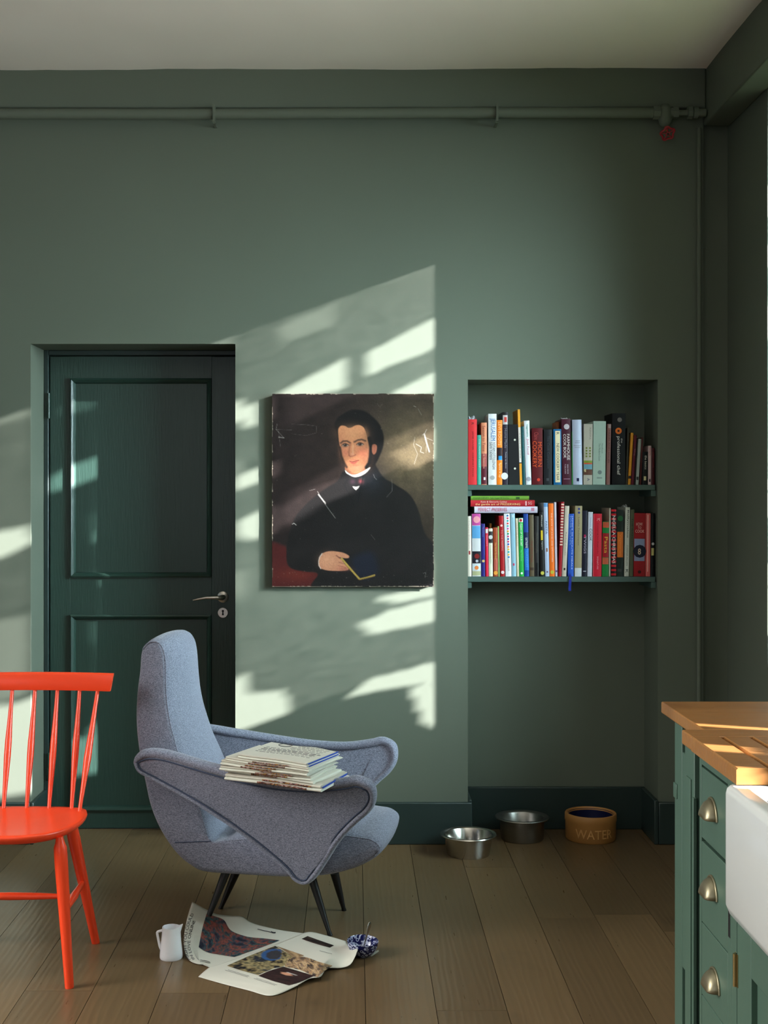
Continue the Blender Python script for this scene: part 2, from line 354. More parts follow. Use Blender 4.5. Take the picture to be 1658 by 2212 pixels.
# ---------------------------------------------------------------- outdoors: ground and the tree added out of view, leaf gaps shaped to place sun patches
S(MB().box(1.83, 24, -14, 16, -.5, -.4).build('ground', M['grass']))
TX = 2.75
def back(p):
    p = Vector(p); t = (TX - p.x) / -SUN_D.x; q = p - SUN_D*t; return (q.y, q.z)
def wallpoly(pts, Y=YB): return [back(P(u, v, Y)) for u, v in pts]
YDR = 5.556
strong = [wallpoly(p) for p in [
 [(798,762),(860,730),(945,684),(945,748),(800,806)],
 [(592,858),(655,822),(742,778),(746,836),(640,862),(600,862)],
 [(846,850),(900,825),(945,802),(945,845),(846,862)],
 [(815,1292),(945,1266),(945,1284),(860,1300)],
 [(778,1345),(850,1318),(945,1292),(945,1340),(800,1368)],
 [(750,1508),(800,1468),(880,1448),(945,1430),(945,1474),(820,1492)],
 [(882,1490),(945,1480),(945,1575),(912,1562)],
 [(440,1510),(612,1494),(622,1542),(505,1585),(440,1590)],
 [(-60,1162),(60,1138),(70,1170),(0,1205),(-60,1220)],
 [(-60,1530),(20,1524),(92,1500),(96,1705),(0,1720),(-60,1722)],
 [(520,885),(556,868),(558,918),(526,920)],
 [(505,1035),(560,1012),(560,1040),(505,1062)],
 [(520,1125),(560,1105),(560,1160),(522,1165)],
]]
strong += [wallpoly(p) for p in [[(820,990),(945,922),(945,985),(860,1022)], [(585,1105),(660,1060),(745,1030),(735,1072),(640,1108),(585,1145)]]]
strong += [wallpoly(p, YDR) for p in [
 [(100,1040),(150,1010),(232,980),(236,1018),(170,1048),(100,1066)],
 [(204,1572),(242,1545),(242,1645),(204,1638)],
]]
mid = [(0.42, wallpoly([(585,1080),(720,1005),(850,940),(945,905),(945,985),(850,1010),(700,1085),(585,1160)]))] + [(0.36, wallpoly(p)) for p in [
 [(585,875),(700,850),(760,852),(585,935)],
 [(905,1220),(945,1200),(945,1270),(905,1270)],
 [(600,705),(720,655),(725,700),(610,740)],
 [(270,700),(500,640),(500,700),(280,740)],
 [(-40,780),(60,760),(60,900),(-40,930)],
 [(-60,1350),(60,1330),(60,1500),(-60,1530)],
]] + [(0.3, wallpoly(p, YDR)) for p in [[(198,1110),(238,1095),(238,1145),(205,1145)], [(204,1340),(242,1330),(242,1390),(204,1385)], [(130,830),(215,800),(215,880),(130,900)]]]
mid += [*[(.03 + .024*i, wallpoly([(x, 520), (x+55, 520), (x+55, 870), (x, 870)])) for i, x in enumerate(range(505, 945, 55))], (.08, wallpoly([(505,1180),(945,1180),(945,1428),(505,1578)])), (0.04, wallpoly([(-200,700),(66,680),(66,1760),(-200,1760)])), (.02, wallpoly([(505,860),(945,860),(945,1200),(505,1200)]))]
def yslit(c, dy, z0, z1):
    y, z = back(c); return [(y-dy, z+z0), (y+dy, z+z0), (y+dy, z+z1), (y-dy, z+z1)]
strong += [yslit((.90, 2.788, .92), .018, -.06, .10), yslit((.735, 2.575, .92), .028, -.03, .06), yslit((.690, 2.39, .89), .014, -.05, .12)]
def inside(pt, poly):
    x, y = pt; c = False; j = len(poly)-1
    for i in range(len(poly)):
        xi, yi = poly[i]; xj, yj = poly[j]
        if (yi > y) != (yj > y) and x < (xj-xi)*(y-yi)/(yj-yi)+xi: c = not c
        j = i
    return c
def cover(pt):      # None: gap in the leaves, 0: dense, else share of light that filters through
    for p in strong:
        if any(inside((pt[0]+a, pt[1]+c), p) for a, c in ((0, 0), (.003, .003), (-.003, .003), (.003, -.003), (-.003, -.003))): return None
    for q, p in mid:
        if inside(pt, p): return q
    return 0
shrub_mask = tag(empty('sun_mask_shrub', (TX, 2.4, -.4)), 'unseen leafy shrub added outside the side windows, gaps shaped for sun patches', 'shrub')
rnd = random.Random(5); fo = MB(); vs = []; fs = []
su = SUN_D.normalized(); ax = Vector((0, 0, 1)).cross(su).normalized(); ay = su.cross(ax)
def leaf(y, z, s):
    c = Vector((TX, y, z)) + SUN_D*rnd.uniform(-.05, .05)
    a = rnd.uniform(0, 6.28); u = (ax*math.cos(a) + ay*math.sin(a)); v = su.cross(u); u = (u + su*rnd.uniform(-.3, .3))*s; v = v*s*.8
    n = len(vs); vs.extend([c-u, c-v*.7-u*.2, c+u*.2-v*.7, c+u, c+u*.2+v*.7, c-u*.2+v*.7]); fs.append((n, n+1, n+2, n+3, n+4, n+5))
for y0_, y1_, st in ((3.42, 4.46, .0085), (4.46, 4.78, .02), (-.1, 3.42, .02)):
    yy = y0_
    while yy < y1_:
        zz = 1.2
        while zz < 3.95:
            k_ = cover((yy, zz))
            if k_ == 0: leaf(yy, zz, .84*st); leaf(yy+st/2, zz+st/2, .84*st)
            elif k_: leaf(yy, zz, .8617*st*math.sqrt(1-k_))
            zz += st
        yy += st
fo.add(vs, fs); tag(fo.build('foliage', M['leaf'], shrub_mask, recalc=False), kind='stuff')
for y_ in (1.0, 2.6, 3.9): MB().tube([(TX+.15, y_, -.4), (TX+.17, y_+.05, .6), (TX+.12, y_-.05, 1.6), (TX+.15, y_+.04, 2.8)], [.05, .04, .03, .012], 8).build('stem', M['bark'], shrub_mask, smooth=60)

# ---------------------------------------------------------------- door
d = tag(empty('door_1', (-.9, YD, 0)), kind='structure')
Yd = 5.556
fr = MB().box(DX0, -1.308, Yd-.012, YD, 0, DZ).box(-.500, DX1, Yd-.012, YD, 0, DZ).box(-1.308, -.500, Yd-.012, YD, 2.029, DZ)
fr.build('door_frame', M['trim'], d, bevel=.003)
px0, px1 = -1.217, -.612
zz = [(1.078, 1.931), (.078, .919)]
lf = empty('door_leaf', (-.9, Yd, 0), parent=d)
MB().box(-1.304, px0, Yd, YD-.002, .004, 2.025).build('stile', M['door'], lf, bevel=.002)
MB().box(px1, -.504, Yd, YD-.002, .004, 2.025).build('stile', M['door'], lf, bevel=.002)
for a_, c_ in ((.004, .078), (.919, 1.078), (1.931, 2.025)): MB().box(px0, px1, Yd, YD-.002, a_, c_).build('rail', M['door'], lf)
for a_, c_ in zz:
    MB().box(px0, px1, Yd+.010, YD-.004, a_, c_).build('panel', M['door'], lf)
    m = MB(); w_ = .022
    prof = [(0, 0), (0, -.012), (.007, -.016), (.013, -.010), (.018, -.004), (w_, .010)]
    rings = []
    for q, h in prof: rings.append([(px0+q, Yd+h, a_+q), (px1-q, Yd+h, a_+q), (px1-q, Yd+h, c_-q), (px0+q, Yd+h, c_-q)])
    vs = [p for r in rings for p in r]; fs = [(i*4+k, i*4+(k+1) % 4, (i+1)*4+(k+1) % 4, (i+1)*4+k) for i in range(len(rings)-1) for k in range(4)]
    m.add(vs, fs).build('moulding', M['door'], lf, recalc=True)
for z0, z1 in ((1.762, 1.862), (.215, .325)):
    h = MB().box(-1.322, -1.303, Yd-.014, Yd, z0, z1).build('hinge', M['door'], d)
    MB().tube([(-1.306, Yd-.017, z0-.004), (-1.306, Yd-.017, z1+.004)], .006, 10).build('hinge_pin', M['door'], h, smooth=60)
hx, hz = -.5626, .9946
hd = MB().lathe((hx, Yd, hz), [(0, -.001), (.024, -.001), (.024, .006), (.020, .009), (0.001, .009)], 32, (0, -1, 0)).build('handle_rose', M['nickel'], d, smooth=40)
MB().tube([(hx, Yd-.005, hz), (hx, Yd-.045, hz), (hx-.008, Yd-.055, hz), (hx-.03, Yd-.058, hz+.001), (hx-.065, Yd-.06, hz+.001), (hx-.10, Yd-.06, hz-.005), (hx-.122, Yd-.059, hz-.010)], [.012, .012, .0105, .008, .0062, .005, .003], 14).build('lever', M['nickel'], hd, smooth=60)
es = MB().lathe((hx, Yd, .927), [(0, -.001), (.023, -.001), (.023, .004), (.021, .006), (0.001, .006)], 32, (0, -1, 0)).build('escutcheon', M['nickel'], d, smooth=40)
kp = [(hx+.0035*math.sin(a)*1.4, Yd-.0065, .9345+.005*math.cos(a)) for a in np.linspace(-2.6, 2.6, 12)] + [(hx+.0042, Yd-.0065, .9165), (hx-.0042, Yd-.0065, .9165)]
MB().prism(kp, (0, .0006, 0)).build('keyhole', M['dark'], es)

# ---------------------------------------------------------------- pipework
Yp = 5.262; zp = lambda X: 2.977 + .0055*((X+1.45)/2.7)
pipe = tag(empty('heating_pipe', (0, Yp, 2.978)), 'long green painted pipe running under the ceiling along the back wall', 'pipe')
sp = Yp/FPX
xs = np.linspace(XL, (1412-CX)*sp, 24)
MB().tube([(x, Yp, zp(x) + .0012*math.sin(x*3)) for x in xs], .0215, 20).build('tube', M['wall'], pipe, smooth=60)
for u in (463, 1072):
    x = (u-CX)*sp; q = MB().tube([(x-.006, Yp, zp(x)), (x+.006, Yp, zp(x))], .026, 20)
    c = q.build('clip', M['wall'], pipe, smooth=40)
    MB().box(x-.0045, x+.0045, Yp-.028, Yp-.020, zp(x)-.040, zp(x)+.030).box(x-.005, x+.005, Yp-.003, Yp+.003, zp(x)-.042, zp(x)-.02).box(x-.005, x+.005, Yp-.012, Yp+.06, zp(x)-.043, zp(x)-.037).build('clip_bolt', M['wall'], c)
X = lambda u: (u-CX)*sp
zv = zp(1.25)
va = tag(empty('radiator_valve', (X(1436), Yp, zv)), 'green painted pipe valve with a small red handwheel in the upper corner', 'valve')
b = MB().tube([(X(1409), Yp, zv), (X(1424), Yp, zv)], .0275, 8)
b.build('union_nut', M['wall'], va, smooth=30)
MB().tube([(X(1424), Yp, zv), (X(1452), Yp, zv)], .0195, 16).build('valve_neck', M['wall'], va, smooth=50)
MB().lathe((X(1436), Yp, zv), [(.001, .034), (.016, .032), (.024, .018), (.027, 0), (.027, -.030), (.023, -.046), (.014, -.056), (.001, -.058)], 24).build('valve_body', M['wall'], va, smooth=60)
MB().tube([(X(1452), Yp, zv), (X(1464), Yp, zv)], .0235, 6).build('union_nut', M['wall'], va)
MB().tube([(X(1464), Yp, zv), (X(1486), Yp, zv)], .012, 14).build('valve_neck', M['wall'], va, smooth=60)
MB().tube([(X(1484), Yp, zv), (X(1494), Yp, zv)], .026, 8).build('union_nut', M['wall'], va)
MB().tube([(X(1496), Yp, zv), (X(1506), Yp, zv)], .0235, 16).tube([(X(1504), Yp, zv), (1.425, Yp, zv)], .016, 16).build('valve_neck', M['wall'], va, smooth=40)
wz = 1.42 + (CY-291)*sp
MB().tube([(X(1436), Yp, zv-.05), (X(1438), Yp-.012, wz)], .006, 10).build('stem', M['brass'], va, smooth=60)
wc = Vector((X(1439), Yp-.018, wz)); wax = Vector((0.1, -.75, -.65)).normalized(); wx, wy = frame(wax)
pts = []
for i in range(60):
    a = 2*math.pi*i/60; rr = .026 + .0035*math.cos(5*a); pts.append(wc + wx*rr*math.cos(a) + wy*rr*math.sin(a))
whl = MB().tube(pts, .0045, 8, closed=True)
for i in range(5):
    a = 2*math.pi*i/5; whl.tube([wc, wc + (wx*math.cos(a) + wy*math.sin(a))*.026], .003, 6)
whl.lathe(wc - wax*.004, [(.001, 0), (.009, 0), (.009, .008), (.001, .008)], 12, wax)
wh = whl.build('handwheel', M['valve'], va, smooth=50)
MB().lathe(wc + wax*.003, [(.001, 0), (.0045, 0), (.0045, .004), (.001, .004)], 6, wax).build('wheel_nut', M['black'], wh)
MB().tube([(1.408, 5.298, 2.93), (1.408, 5.298, .18)], .0095, 12).build('riser_pipe', M['wall'], smooth=60)
o = bpy.data.objects['riser_pipe']; tag(o, 'thin green vertical pipe in the corner right of the bookshelves', 'pipe')

# ---------------------------------------------------------------- shelves in the niche
Ys = 5.338
UZ, LZ = 1.4730, 1.0945
for nm, z, lab in (('niche_shelf', UZ, 'upper green shelf board in the wall niche, carrying the shorter row of books'), ('niche_shelf', LZ, 'lower green shelf board in the wall niche, below the horizontal book pile')):
    s_ = tag(empty(nm, ((NX0+NX1)/2, 5.45, z)), lab, 'shelf')
    MB().box(NX0+.001, NX1-.006, Ys, YN-.001, z-.022, z).build('board', M['shelf'], s_, bevel=.0015)
    for x0, x1 in ((NX0+.001, NX0+.018), (NX1-.022, NX1-.002)): MB().box(x0, x1, Ys+.006, YN-.002, z-.047, z-.0222).build('batten', M['shelf'], s_)
# ---------------------------------------------------------------- books
Yk = 5.352; SK = Yk/FPX
def book(u0, u1, ut, vt, col, desc, deco=(), shelf='U', depth=.17, rnd_=.35, yoff=0.0, rough=.45, pcol=None):
    base = UZ if shelf == 'U' else LZ
    bx = lambda u: (u-CX)*SK
    h = (CAMZ - (vt-CY)*SK) - base; wd = (u1-u0)*SK*.985
    ang = math.atan2((ut-u0)*SK, h)
    y0 = Yk + yoff
    z = base + (wd*math.sin(ang) if ang > 0 else 0)*1.0 + .0002
    o = empty('book', (bx(u0)+.0003, y0, z), (0, ang, 0))
    tag(o, desc, 'book', 'cookbooks on the upper shelf' if shelf == 'U' else 'cookbooks on the lower shelf')
    mw = wm(o); T = lambda x, y, zz: mw @ Vector((x, y, zz))
    tk = min(.0022, wd*.18); b = MB(); cv = rnd_*min(wd*.35, .006)
    n = 6; out = [(wd*i/n, -cv*math.sin(math.pi*i/n)) for i in range(n+1)]
    prof = out + [(wd, depth), (wd-tk, depth), (wd-tk, .006)] + [(tk, .006), (tk, depth), (0, depth)]
    b.prism([T(x, y, 0) for x, y in prof], T(0, 0, h) - T(0, 0, 0))
    b.build('cover', colour(col, rough), o, smooth=35)
    MB().prism([T(tk, .006, .003), T(wd-tk, .006, .003), T(wd-tk, depth-.004, .003), T(tk, depth-.004, .003)], T(0, 0, h-.006) - T(0, 0, 0)).build('pages', M['pages'], o)
    H_ = 1.0/SK
    base_v = CY + (CAMZ-base)/SK
    e = 0
    for d_ in deco:
        e += 1
        kind, val, c_, v0, v1 = d_[:5]; f0, f1 = (d_[5] if len(d_) > 5 else (.06, .94))
        z0, z1 = (base_v - v1)*SK, (base_v - v0)*SK
        yy = lambda x: -cv*math.sin(math.pi*x/wd) - .0003 - .00012*e
        if kind == 'band':
            pts = [(wd*(f0 + (f1-f0)*i/4)) for i in range(5)]
            MB().grid([[T(x, yy(x), zz) for x in pts] for zz in (z0, z1)]).build('spine_panel', colour(c_, rough), o, recalc=False)
        elif kind == 'dot':
            r_ = (z1-z0)/2; cx_ = wd*(f0+f1)/2
            MB().add([T(cx_ + r_*math.cos(a), yy(cx_), (z0+z1)/2 + r_*math.sin(a)) for a in np.linspace(0, 2*math.pi, 13)[:-1]], [tuple(range(12))]).build('spine_emblem', colour(c_, rough), o, recalc=False)
        else:
            L_, hh = (z1-z0), wd*(f1-f0); cx_ = wd*(f0+f1)/2
            cen = T(cx_, -cv - .0006 - .00012*e, (z0+z1)/2)
            if kind == 'text': text_mesh('spine_text', val, colour(c_, .5), o, cen, T(0, 0, -1)-T(0, 0, 0), T(1, 0, 0)-T(0, 0, 0), L_, hh)
            if kind == 'htext': text_mesh('spine_text', val, colour(c_, .5), o, cen, T(1, 0, 0)-T(0, 0, 0), T(0, 0, 1)-T(0, 0, 0), wd*(f1-f0), L_)
    return o
WH = (214, 212, 206); BK = (16, 16, 18); U = 'U'
t_, B_, D_, Ht = 'text', 'band', 'dot', 'htext'
book(1010.8,1029.6,1010.8,906,(196,44,48),'thick red cookbook with small black lettering at the left end of the upper shelf',[(t_,'JAMIE OLIVER   COMFORT FOOD',(60,14,18),932,1030,(.4,.62)),(t_,'R',(60,14,18),913,918,(.35,.65))])
book(1030.2,1038.2,1030.2,940,(64,150,132),'slim pale teal book, shortest at the left end of the upper shelf',[(t_,'THE PERFECT HOST',(150,200,190),948,1010,(.35,.7))])
book(1039,1051,1039,913,(206,132,98),'salmon book fading to maroon beside the white blue-lettered spine, upper shelf',[(B_,0,(150,70,66),980,1010,(.01,.99)),(B_,0,(84,26,38),1008,1046,(.01,.99)),(t_,'Season to Taste',(120,40,40),920,975,(.2,.7)),(t_,'Liz Seasons',(214,150,130),978,1012,(.3,.7)),(B_,0,(210,200,200),1031,1037,(.4,.75))])
book(1054,1072,1054,894,(206,206,206),'tall white book reading JERUSALEM in blue on the upper shelf',[(t_,'JERUSALEM',(20,96,160),904,952,(.14,.86)),(t_,'YOTAM OTTOLENGHI',(40,44,54),955,1014,(.5,.84)),(t_,'SAMI TAMIMI',(40,44,54),955,993,(.15,.44)),(D_,0,(150,150,150),1027,1037)])
book(1072.4,1084.3,1072.6,907.5,(240,124,24),'bright orange book with a small photo band, upper shelf left',[(B_,0,(44,28,30),967,994,(.02,.98)),(B_,0,(20,130,190),985,994,(.3,.95)),(t_,'LEVI ROOTS',(250,190,130),912,962,(.2,.75)),(t_,'Spice it up',(250,210,160),1000,1032,(.3,.75))])
book(1085.6,1097,1084.8,890.5,(44,36,48),'dark purple book with photo collage top and white half circle, upper shelf',[(B_,0,(190,180,180),897,917,(.05,.95)),(B_,0,(190,60,50),901,912,(.3,.8)),(B_,0,(30,26,28),891,897,(.05,.95)),(t_,'Home Made',(120,116,124),926,968,(.3,.8)),(t_,'Yvette van Boven',(180,176,180),976,1012,(.45,.7)),(D_,0,(210,210,206),1021,1036,(.1,.5))])
book(1098.5,1121.5,1098,917,(20,20,22),'broad black binder with two silver rivets, upper shelf',[(D_,0,(200,196,180),948,952.5,(.48,.68)),(D_,0,(200,196,180),1010,1014.5,(.48,.68))],rnd_=0,rough=.6)
book(1122.4,1127.4,1117.4,884.5,(222,152,52),'very thin tall book, yellow and white, leaning left above its neighbours',[(B_,0,(212,204,196),923,999,(.02,.98)),(B_,0,(40,34,30),999,1001,(.02,.98)),(t_,'A TASTE OF HOME',(120,96,70),935,990,(.35,.7))],rnd_=0)
book(1128.3,1134.5,1124.6,921.5,(24,74,78),'thin dark teal book between thin yellow and white spines, upper shelf',[(t_,'COOKERY CLASS',(60,110,112),935,985,(.3,.7))])
book(1135.6,1147.2,1131,909,(212,214,218),'white leaning book with green and pink script on the upper shelf',[(t_,'Vegetable',(56,130,110),916,944,(.3,.8)),(t_,'Just Food',(196,50,110),948,982,(.3,.8)),(D_,0,(150,150,160),1030,1040)])
book(1148.5,1172,1148,925,(84,16,22),'dark red book reading MODERN COOKERY in orange capitals, upper shelf',[(t_,'MODERN',(206,82,34),955,1008,(.56,.92)),(t_,'COOKERY',(206,82,34),953,1010,(.06,.44)),(t_,'Claire',(150,60,60),934,950,(.2,.6)),(D_,0,(200,60,40),1033,1040,(.5,.7))])
book(1174,1192,1174,928,(24,26,30),'plain black book with faint grey lettering between dark red and blue spines',[(t_,'The Cook Companion',(56,62,70),942,1012,(.3,.66)),(B_,0,(60,64,68),1033,1039,(.3,.6))])
book(1195,1212.3,1194.6,927,(14,92,140),'blue book with a long cream title panel on the upper shelf',[(B_,0,(222,208,170),931,1042,(.22,.84)),(t_,'NEW COOKERY YEAR',(60,44,40),958,1038,(.36,.72)),(t_,'R',(20,16,14),934,939,(.36,.7))])
book(1206,1212,1205,910,(140,84,50),'small tan book standing behind the blue one with cream panel, upper shelf',[],yoff=.05,depth=.11)
book(1214,1233.6,1212,905,(66,22,38),'maroon book reading FARMHOUSE COOK BOOK in white, upper shelf middle',[(t_,'FARMHOUSE',(226,214,206),938,994,(.56,.86)),(t_,'COOK BOOK',(226,214,206),938,990,(.16,.46)),(D_,0,(180,170,176),916,928,(.3,.8)),(t_,'SARAH MAYOR',(180,160,170),1003,1024,(.52,.7)),(t_,'PUBLISHED',(180,160,170),1003,1024,(.26,.4)),(B_,0,(150,110,130),1034,1035.5,(.15,.85))])
book(1234.2,1236.6,1234.2,932,(44,110,52),'very thin green booklet beside the maroon farmhouse book',[],rnd_=0)
book(1237.2,1257.6,1235,907,(176,184,206),'glossy silver white book with rounded spine, middle of the upper shelf',[(B_,0,(136,142,156),952,953.5,(.3,.8)),(B_,0,(136,142,156),956,957.5,(.25,.8)),(B_,0,(150,154,166),962,963.5,(.1,.9)),(B_,0,(150,154,166),966,967.5,(.2,.8)),(B_,0,(34,40,70),1033,1040,(.36,.62))],rnd_=1.0,rough=.18)
book(1259.6,1278.6,1260.6,916,(176,170,156),'grey book with green leaf sprigs and colour bands, upper shelf',[(t_,'PLENTIFUL',(120,116,104),924,950,(.62,.8)),(B_,0,(120,140,50),995,1000,(.02,.98)),(B_,0,(196,84,50),1000,1003,(.02,.98)),(B_,0,(100,146,160),1003,1014,(.02,.98)),(B_,0,(92,58,44),1014,1026,(.02,.98)),(D_,0,(190,176,130),1013,1020,(.05,.4)),(t_,'A',(60,70,100),1033,1039,(.4,.7))]+[(D_,0,(104,116,44),966+6*i,970+6*i,q) for i in range(4) for q in ((.2,.4),(.6,.8))])
book(1279.8,1307,1281.2,910,(164,186,172),'broad pale mint book, widest on the upper shelf',[(t_,'The Modern Cook',(96,112,106),958,996,(.42,.56)),(t_,'Handbook',(110,126,120),958,980,(.66,.78)),(D_,0,(110,126,124),1016,1025,(.35,.7)),(B_,0,(130,146,140),1031,1034,(.3,.72))],rnd_=.6)
book(1308.6,1316.6,1311.5,916,(138,96,90),'narrow rose brown book leaning against the black professional volume',[(t_,'HERBS AND SPICES',(80,50,50),930,1000,(.3,.7)),(B_,0,(170,150,146),917,925,(.2,.9))])
book(1321,1350,1321.6,893,(14,14,17),'large black book reading the professional chef, upper shelf right',[(t_,'professional chef',(222,218,210),943,1026,(.3,.62)),(t_,'the',(200,196,188),947,957,(.66,.78)),(D_,0,(214,106,34),924,938,(.28,.66)),(D_,0,(40,20,14),928.5,933.5,(.28,.66)),(D_,0,(110,104,100),902,912,(.4,.7))])
book(1350.6,1354.4,1354.6,924,(52,48,36),'thin dark olive leaning book right of the big black one',[])
book(1355.4,1361,1362,935,(206,138,36),'thin mustard yellow leaning book with black mark near its foot',[(B_,0,(30,24,18),1028,1034,(.02,.98))])
book(1362.4,1368,1369,940,(88,20,36),'thin dark crimson leaning book right of the mustard one',[(t_,'Baking',(170,130,136),970,984,(.3,.8))])
book(1372.4,1378.4,1378.4,948,(150,158,152),'thin pale grey leaning book near the right end of the upper shelf',[(B_,0,(40,40,40),1030,1037,(.1,.8))])
book(1380.5,1384,1384.8,945,(74,26,26),'very thin dark maroon leaning booklet beside the pale grey one',[],rnd_=0)
book(1386.4,1398,1387,976,(12,12,14),'low black book reading the basics on the upper shelf',[(t_,'the basics',(206,200,186),984,1014,(.4,.8)),(B_,0,(196,184,140),1029,1038,(.25,.7))])
book(1399,1405.6,1399.4,963,(196,168,166),'narrow pinkish white book, second last on the upper shelf',[(t_,'Simple',(170,60,70),967,984,(.3,.8)),(B_,0,(50,40,50),1035,1041,(.25,.8))])
book(1406.4,1413,1406.4,968,(66,16,22),'narrow dark maroon book at the right end of the upper shelf',[(t_,'GREAT FOOD',(130,60,60),976,1010,(.3,.7))])
# lower shelf
L_ = 'L'
book(1009,1018,1008,1115,(206,196,180),'narrow cream book at the left end of the lower shelf',[(t_,'Classic Kitchen',(170,140,140),1125,1185,(.3,.65)),(B_,0,(140,50,50),1190,1198,(.35,.75))],L_)
book(1019.4,1038.4,1018.4,1110,(190,190,190),'book with stacked food pictures on its spine, pink, blue and white, lower shelf',[(B_,0,(176,66,138),1110,1135,(.02,.98)),(D_,0,(214,140,150),1115,1130,(.3,.8)),(B_,0,(80,140,186),1136,1163,(.02,.98)),(B_,0,(24,24,34),1191,1217,(.02,.98)),(D_,0,(120,30,30),1196,1207,(.3,.8)),(D_,0,(170,170,180),1209,1215,(.4,.7)),(B_,0,(190,200,204),1218,1232,(.02,.98)),(D_,0,(214,120,60),1222,1231,(.3,.7)),(B_,0,(160,160,120),1234,1243,(.02,.98))],L_)
book(1039.2,1047,1038.8,1131.6,(38,34,110),'navy blue short book with a gold dot, lower shelf left',[(D_,0,(200,170,100),1209,1215,(.3,.8)),(t_,'The Little Book',(110,110,170),1138,1160,(.3,.7))],L_)
book(1048.6,1054.6,1047.4,1139.6,(200,30,60),'short crimson pink book with a white patch near its top',[(B_,0,(200,200,200),1143,1152,(.1,.9)),(t_,'CHOCOLATE',(236,160,170),1156,1180,(.3,.7))],L_)
book(1055.4,1064,1054.6,1142,(206,206,180),'short cream book with a black and white picture band, lower shelf',[(B_,0,(40,34,36),1148,1173,(.02,.98)),(D_,0,(190,190,190),1156,1165,(.3,.7)),(t_,'Entertaining Fast',(110,110,90),1178,1218,(.35,.65))],L_)
book(1060,1064.5,1059.6,1131.6,(176,120,60),'small tan book peeping up behind the short cream one',[],L_,yoff=.05,depth=.1)
book(1065.4,1074.8,1064.6,1139.6,(150,64,34),'short rusty orange book with a picture at its foot, lower shelf',[(t_,'The Herb Garden',(230,190,110),1172,1208,(.35,.65)),(B_,0,(176,84,70),1206,1232,(.06,.94)),(D_,0,(220,150,60),1233,1242,(.2,.8))],L_)
book(1076,1078.8,1074.4,1137,(150,170,100),'very thin light green booklet between rusty and red books',[],L_,rnd_=0)
book(1080.6,1090,1077,1114.5,(160,24,30),'deep red leaning book with small white title, lower shelf left',[(t_,'TO THE MAKING',(220,150,140),1145,1190,(.35,.7)),(D_,0,(220,200,200),1233,1240,(.2,.8)),(D_,0,(220,180,170),1133,1138,(.2,.8))],L_)
cols = [(30,90,150),(200,60,90),(30,150,150),(210,60,60),(60,150,150),(200,80,160),(220,160,40),(30,140,100),(200,60,110),(30,90,150),(210,70,110),(60,80,170),(230,120,60),(220,180,40),(40,150,150),(220,170,60),(40,110,170)]
book(1091.6,1104.4,1087.6,1109.4,(222,224,226),'white book with a column of multicoloured dots on its spine, lower shelf',[(D_,0,c_,1112+5.6*i,1116.4+5.6*i,(.5,.7)) for i,c_ in enumerate(cols)]+[(t_,'NINA PARKER',(120,80,80),1208,1234,(.4,.64))],L_)
book(1105,1114.6,1101.8,1109.4,(136,176,192),'light blue book with a pink mark right of the dotted white one',[(B_,0,(196,50,90),1217,1222,(.3,.65)),(B_,0,(180,200,210),1112,1118,(.3,.7))],L_)
book(1115.6,1120.6,1112.8,1119.7,(200,190,160),'slim cream book left of the green diet book',[(t_,'HEALTHY EATING',(150,120,110),1130,1180,(.3,.7))],L_)
book(1121.4,1131.2,1119.2,1119,(34,160,66),'bright green book reading CLEAN UP YOUR DIET on the lower shelf',[(B_,0,(220,216,206),1119.6,1128,(.02,.98)),(D_,0,(170,40,40),1121,1127,(.3,.7)),(t_,'CLEAN UP YOUR DIET',(232,240,230),1131,1180,(.3,.7)),(t_,'Max Tomlinson',(150,214,160),1188,1212,(.35,.6)),(D_,0,(230,240,230),1236,1241,(.3,.7))],L_)
book(1132.4,1142.4,1130,1110,(26,62,140),'dark and mid blue book reading EXTREME on the lower shelf',[(B_,0,(22,34,74),1150,1184,(.02,.98)),(t_,'EXTREME',(226,226,230),1162,1184,(.3,.75)),(B_,0,(34,110,190),1185,1232,(.02,.98)),(t_,'GREENS',(90,160,220),1190,1225,(.35,.7))],L_)
book(1143.6,1153.6,1142,1112,(92,80,60),'olive brown book with faint red lettering, lower shelf',[(t_,'THE SPICE TRAIL',(120,50,40),1168,1216,(.3,.7)),(B_,0,(60,46,34),1226,1232,(.1,.9))],L_)
book(1154.6,1163.4,1154,1115,(42,40,40),'charcoal book with worn grey lettering, lower shelf',[(t_,'TRADITIONAL',(96,90,80),1150,1195,(.3,.66)),(B_,0,(12,12,12),1216,1244,(.3,.9))],L_)
book(1166,1175.6,1163.6,1106,(20,20,20),'black book with yellow block and pale script, lower shelf',[(t_,'Almost',(220,214,200),1112,1138,(.4,.7)),(B_,0,(206,176,40),1146,1167,(.3,.75)),(t_,'Vegetarian',(220,214,200),1169,1188,(.4,.7)),(D_,0,(200,190,80),1234,1242,(.2,.8))],L_)
book(1177.2,1186,1173.4,1086.5,(176,190,214),'tall pale blue book reading PASTA, lower shelf middle',[(t_,'PASTA',(70,80,110),1126,1154,(.3,.75)),(B_,0,(130,90,70),1184,1192,(.35,.7)),(B_,0,(100,60,90),1234,1237,(.3,.7)),(B_,0,(90,140,190),1087,1095,(.02,.98))],L_)
book(1186.8,1197.6,1184,1087.6,(238,112,30),'tall orange book with white capitals, lower shelf middle',[(t_,'THE BOOK OF JUICES AND SMOOTHIES',(250,210,180),1108,1214,(.34,.68)),(D_,0,(190,180,60),1232,1240,(.3,.7))],L_)
book(1199,1203.4,1196.4,1085,(200,192,204),'thin lavender white booklet with flared top, right of the orange one',[(B_,0,(90,30,120),1232,1236,(.2,.9))],L_,rnd_=0)
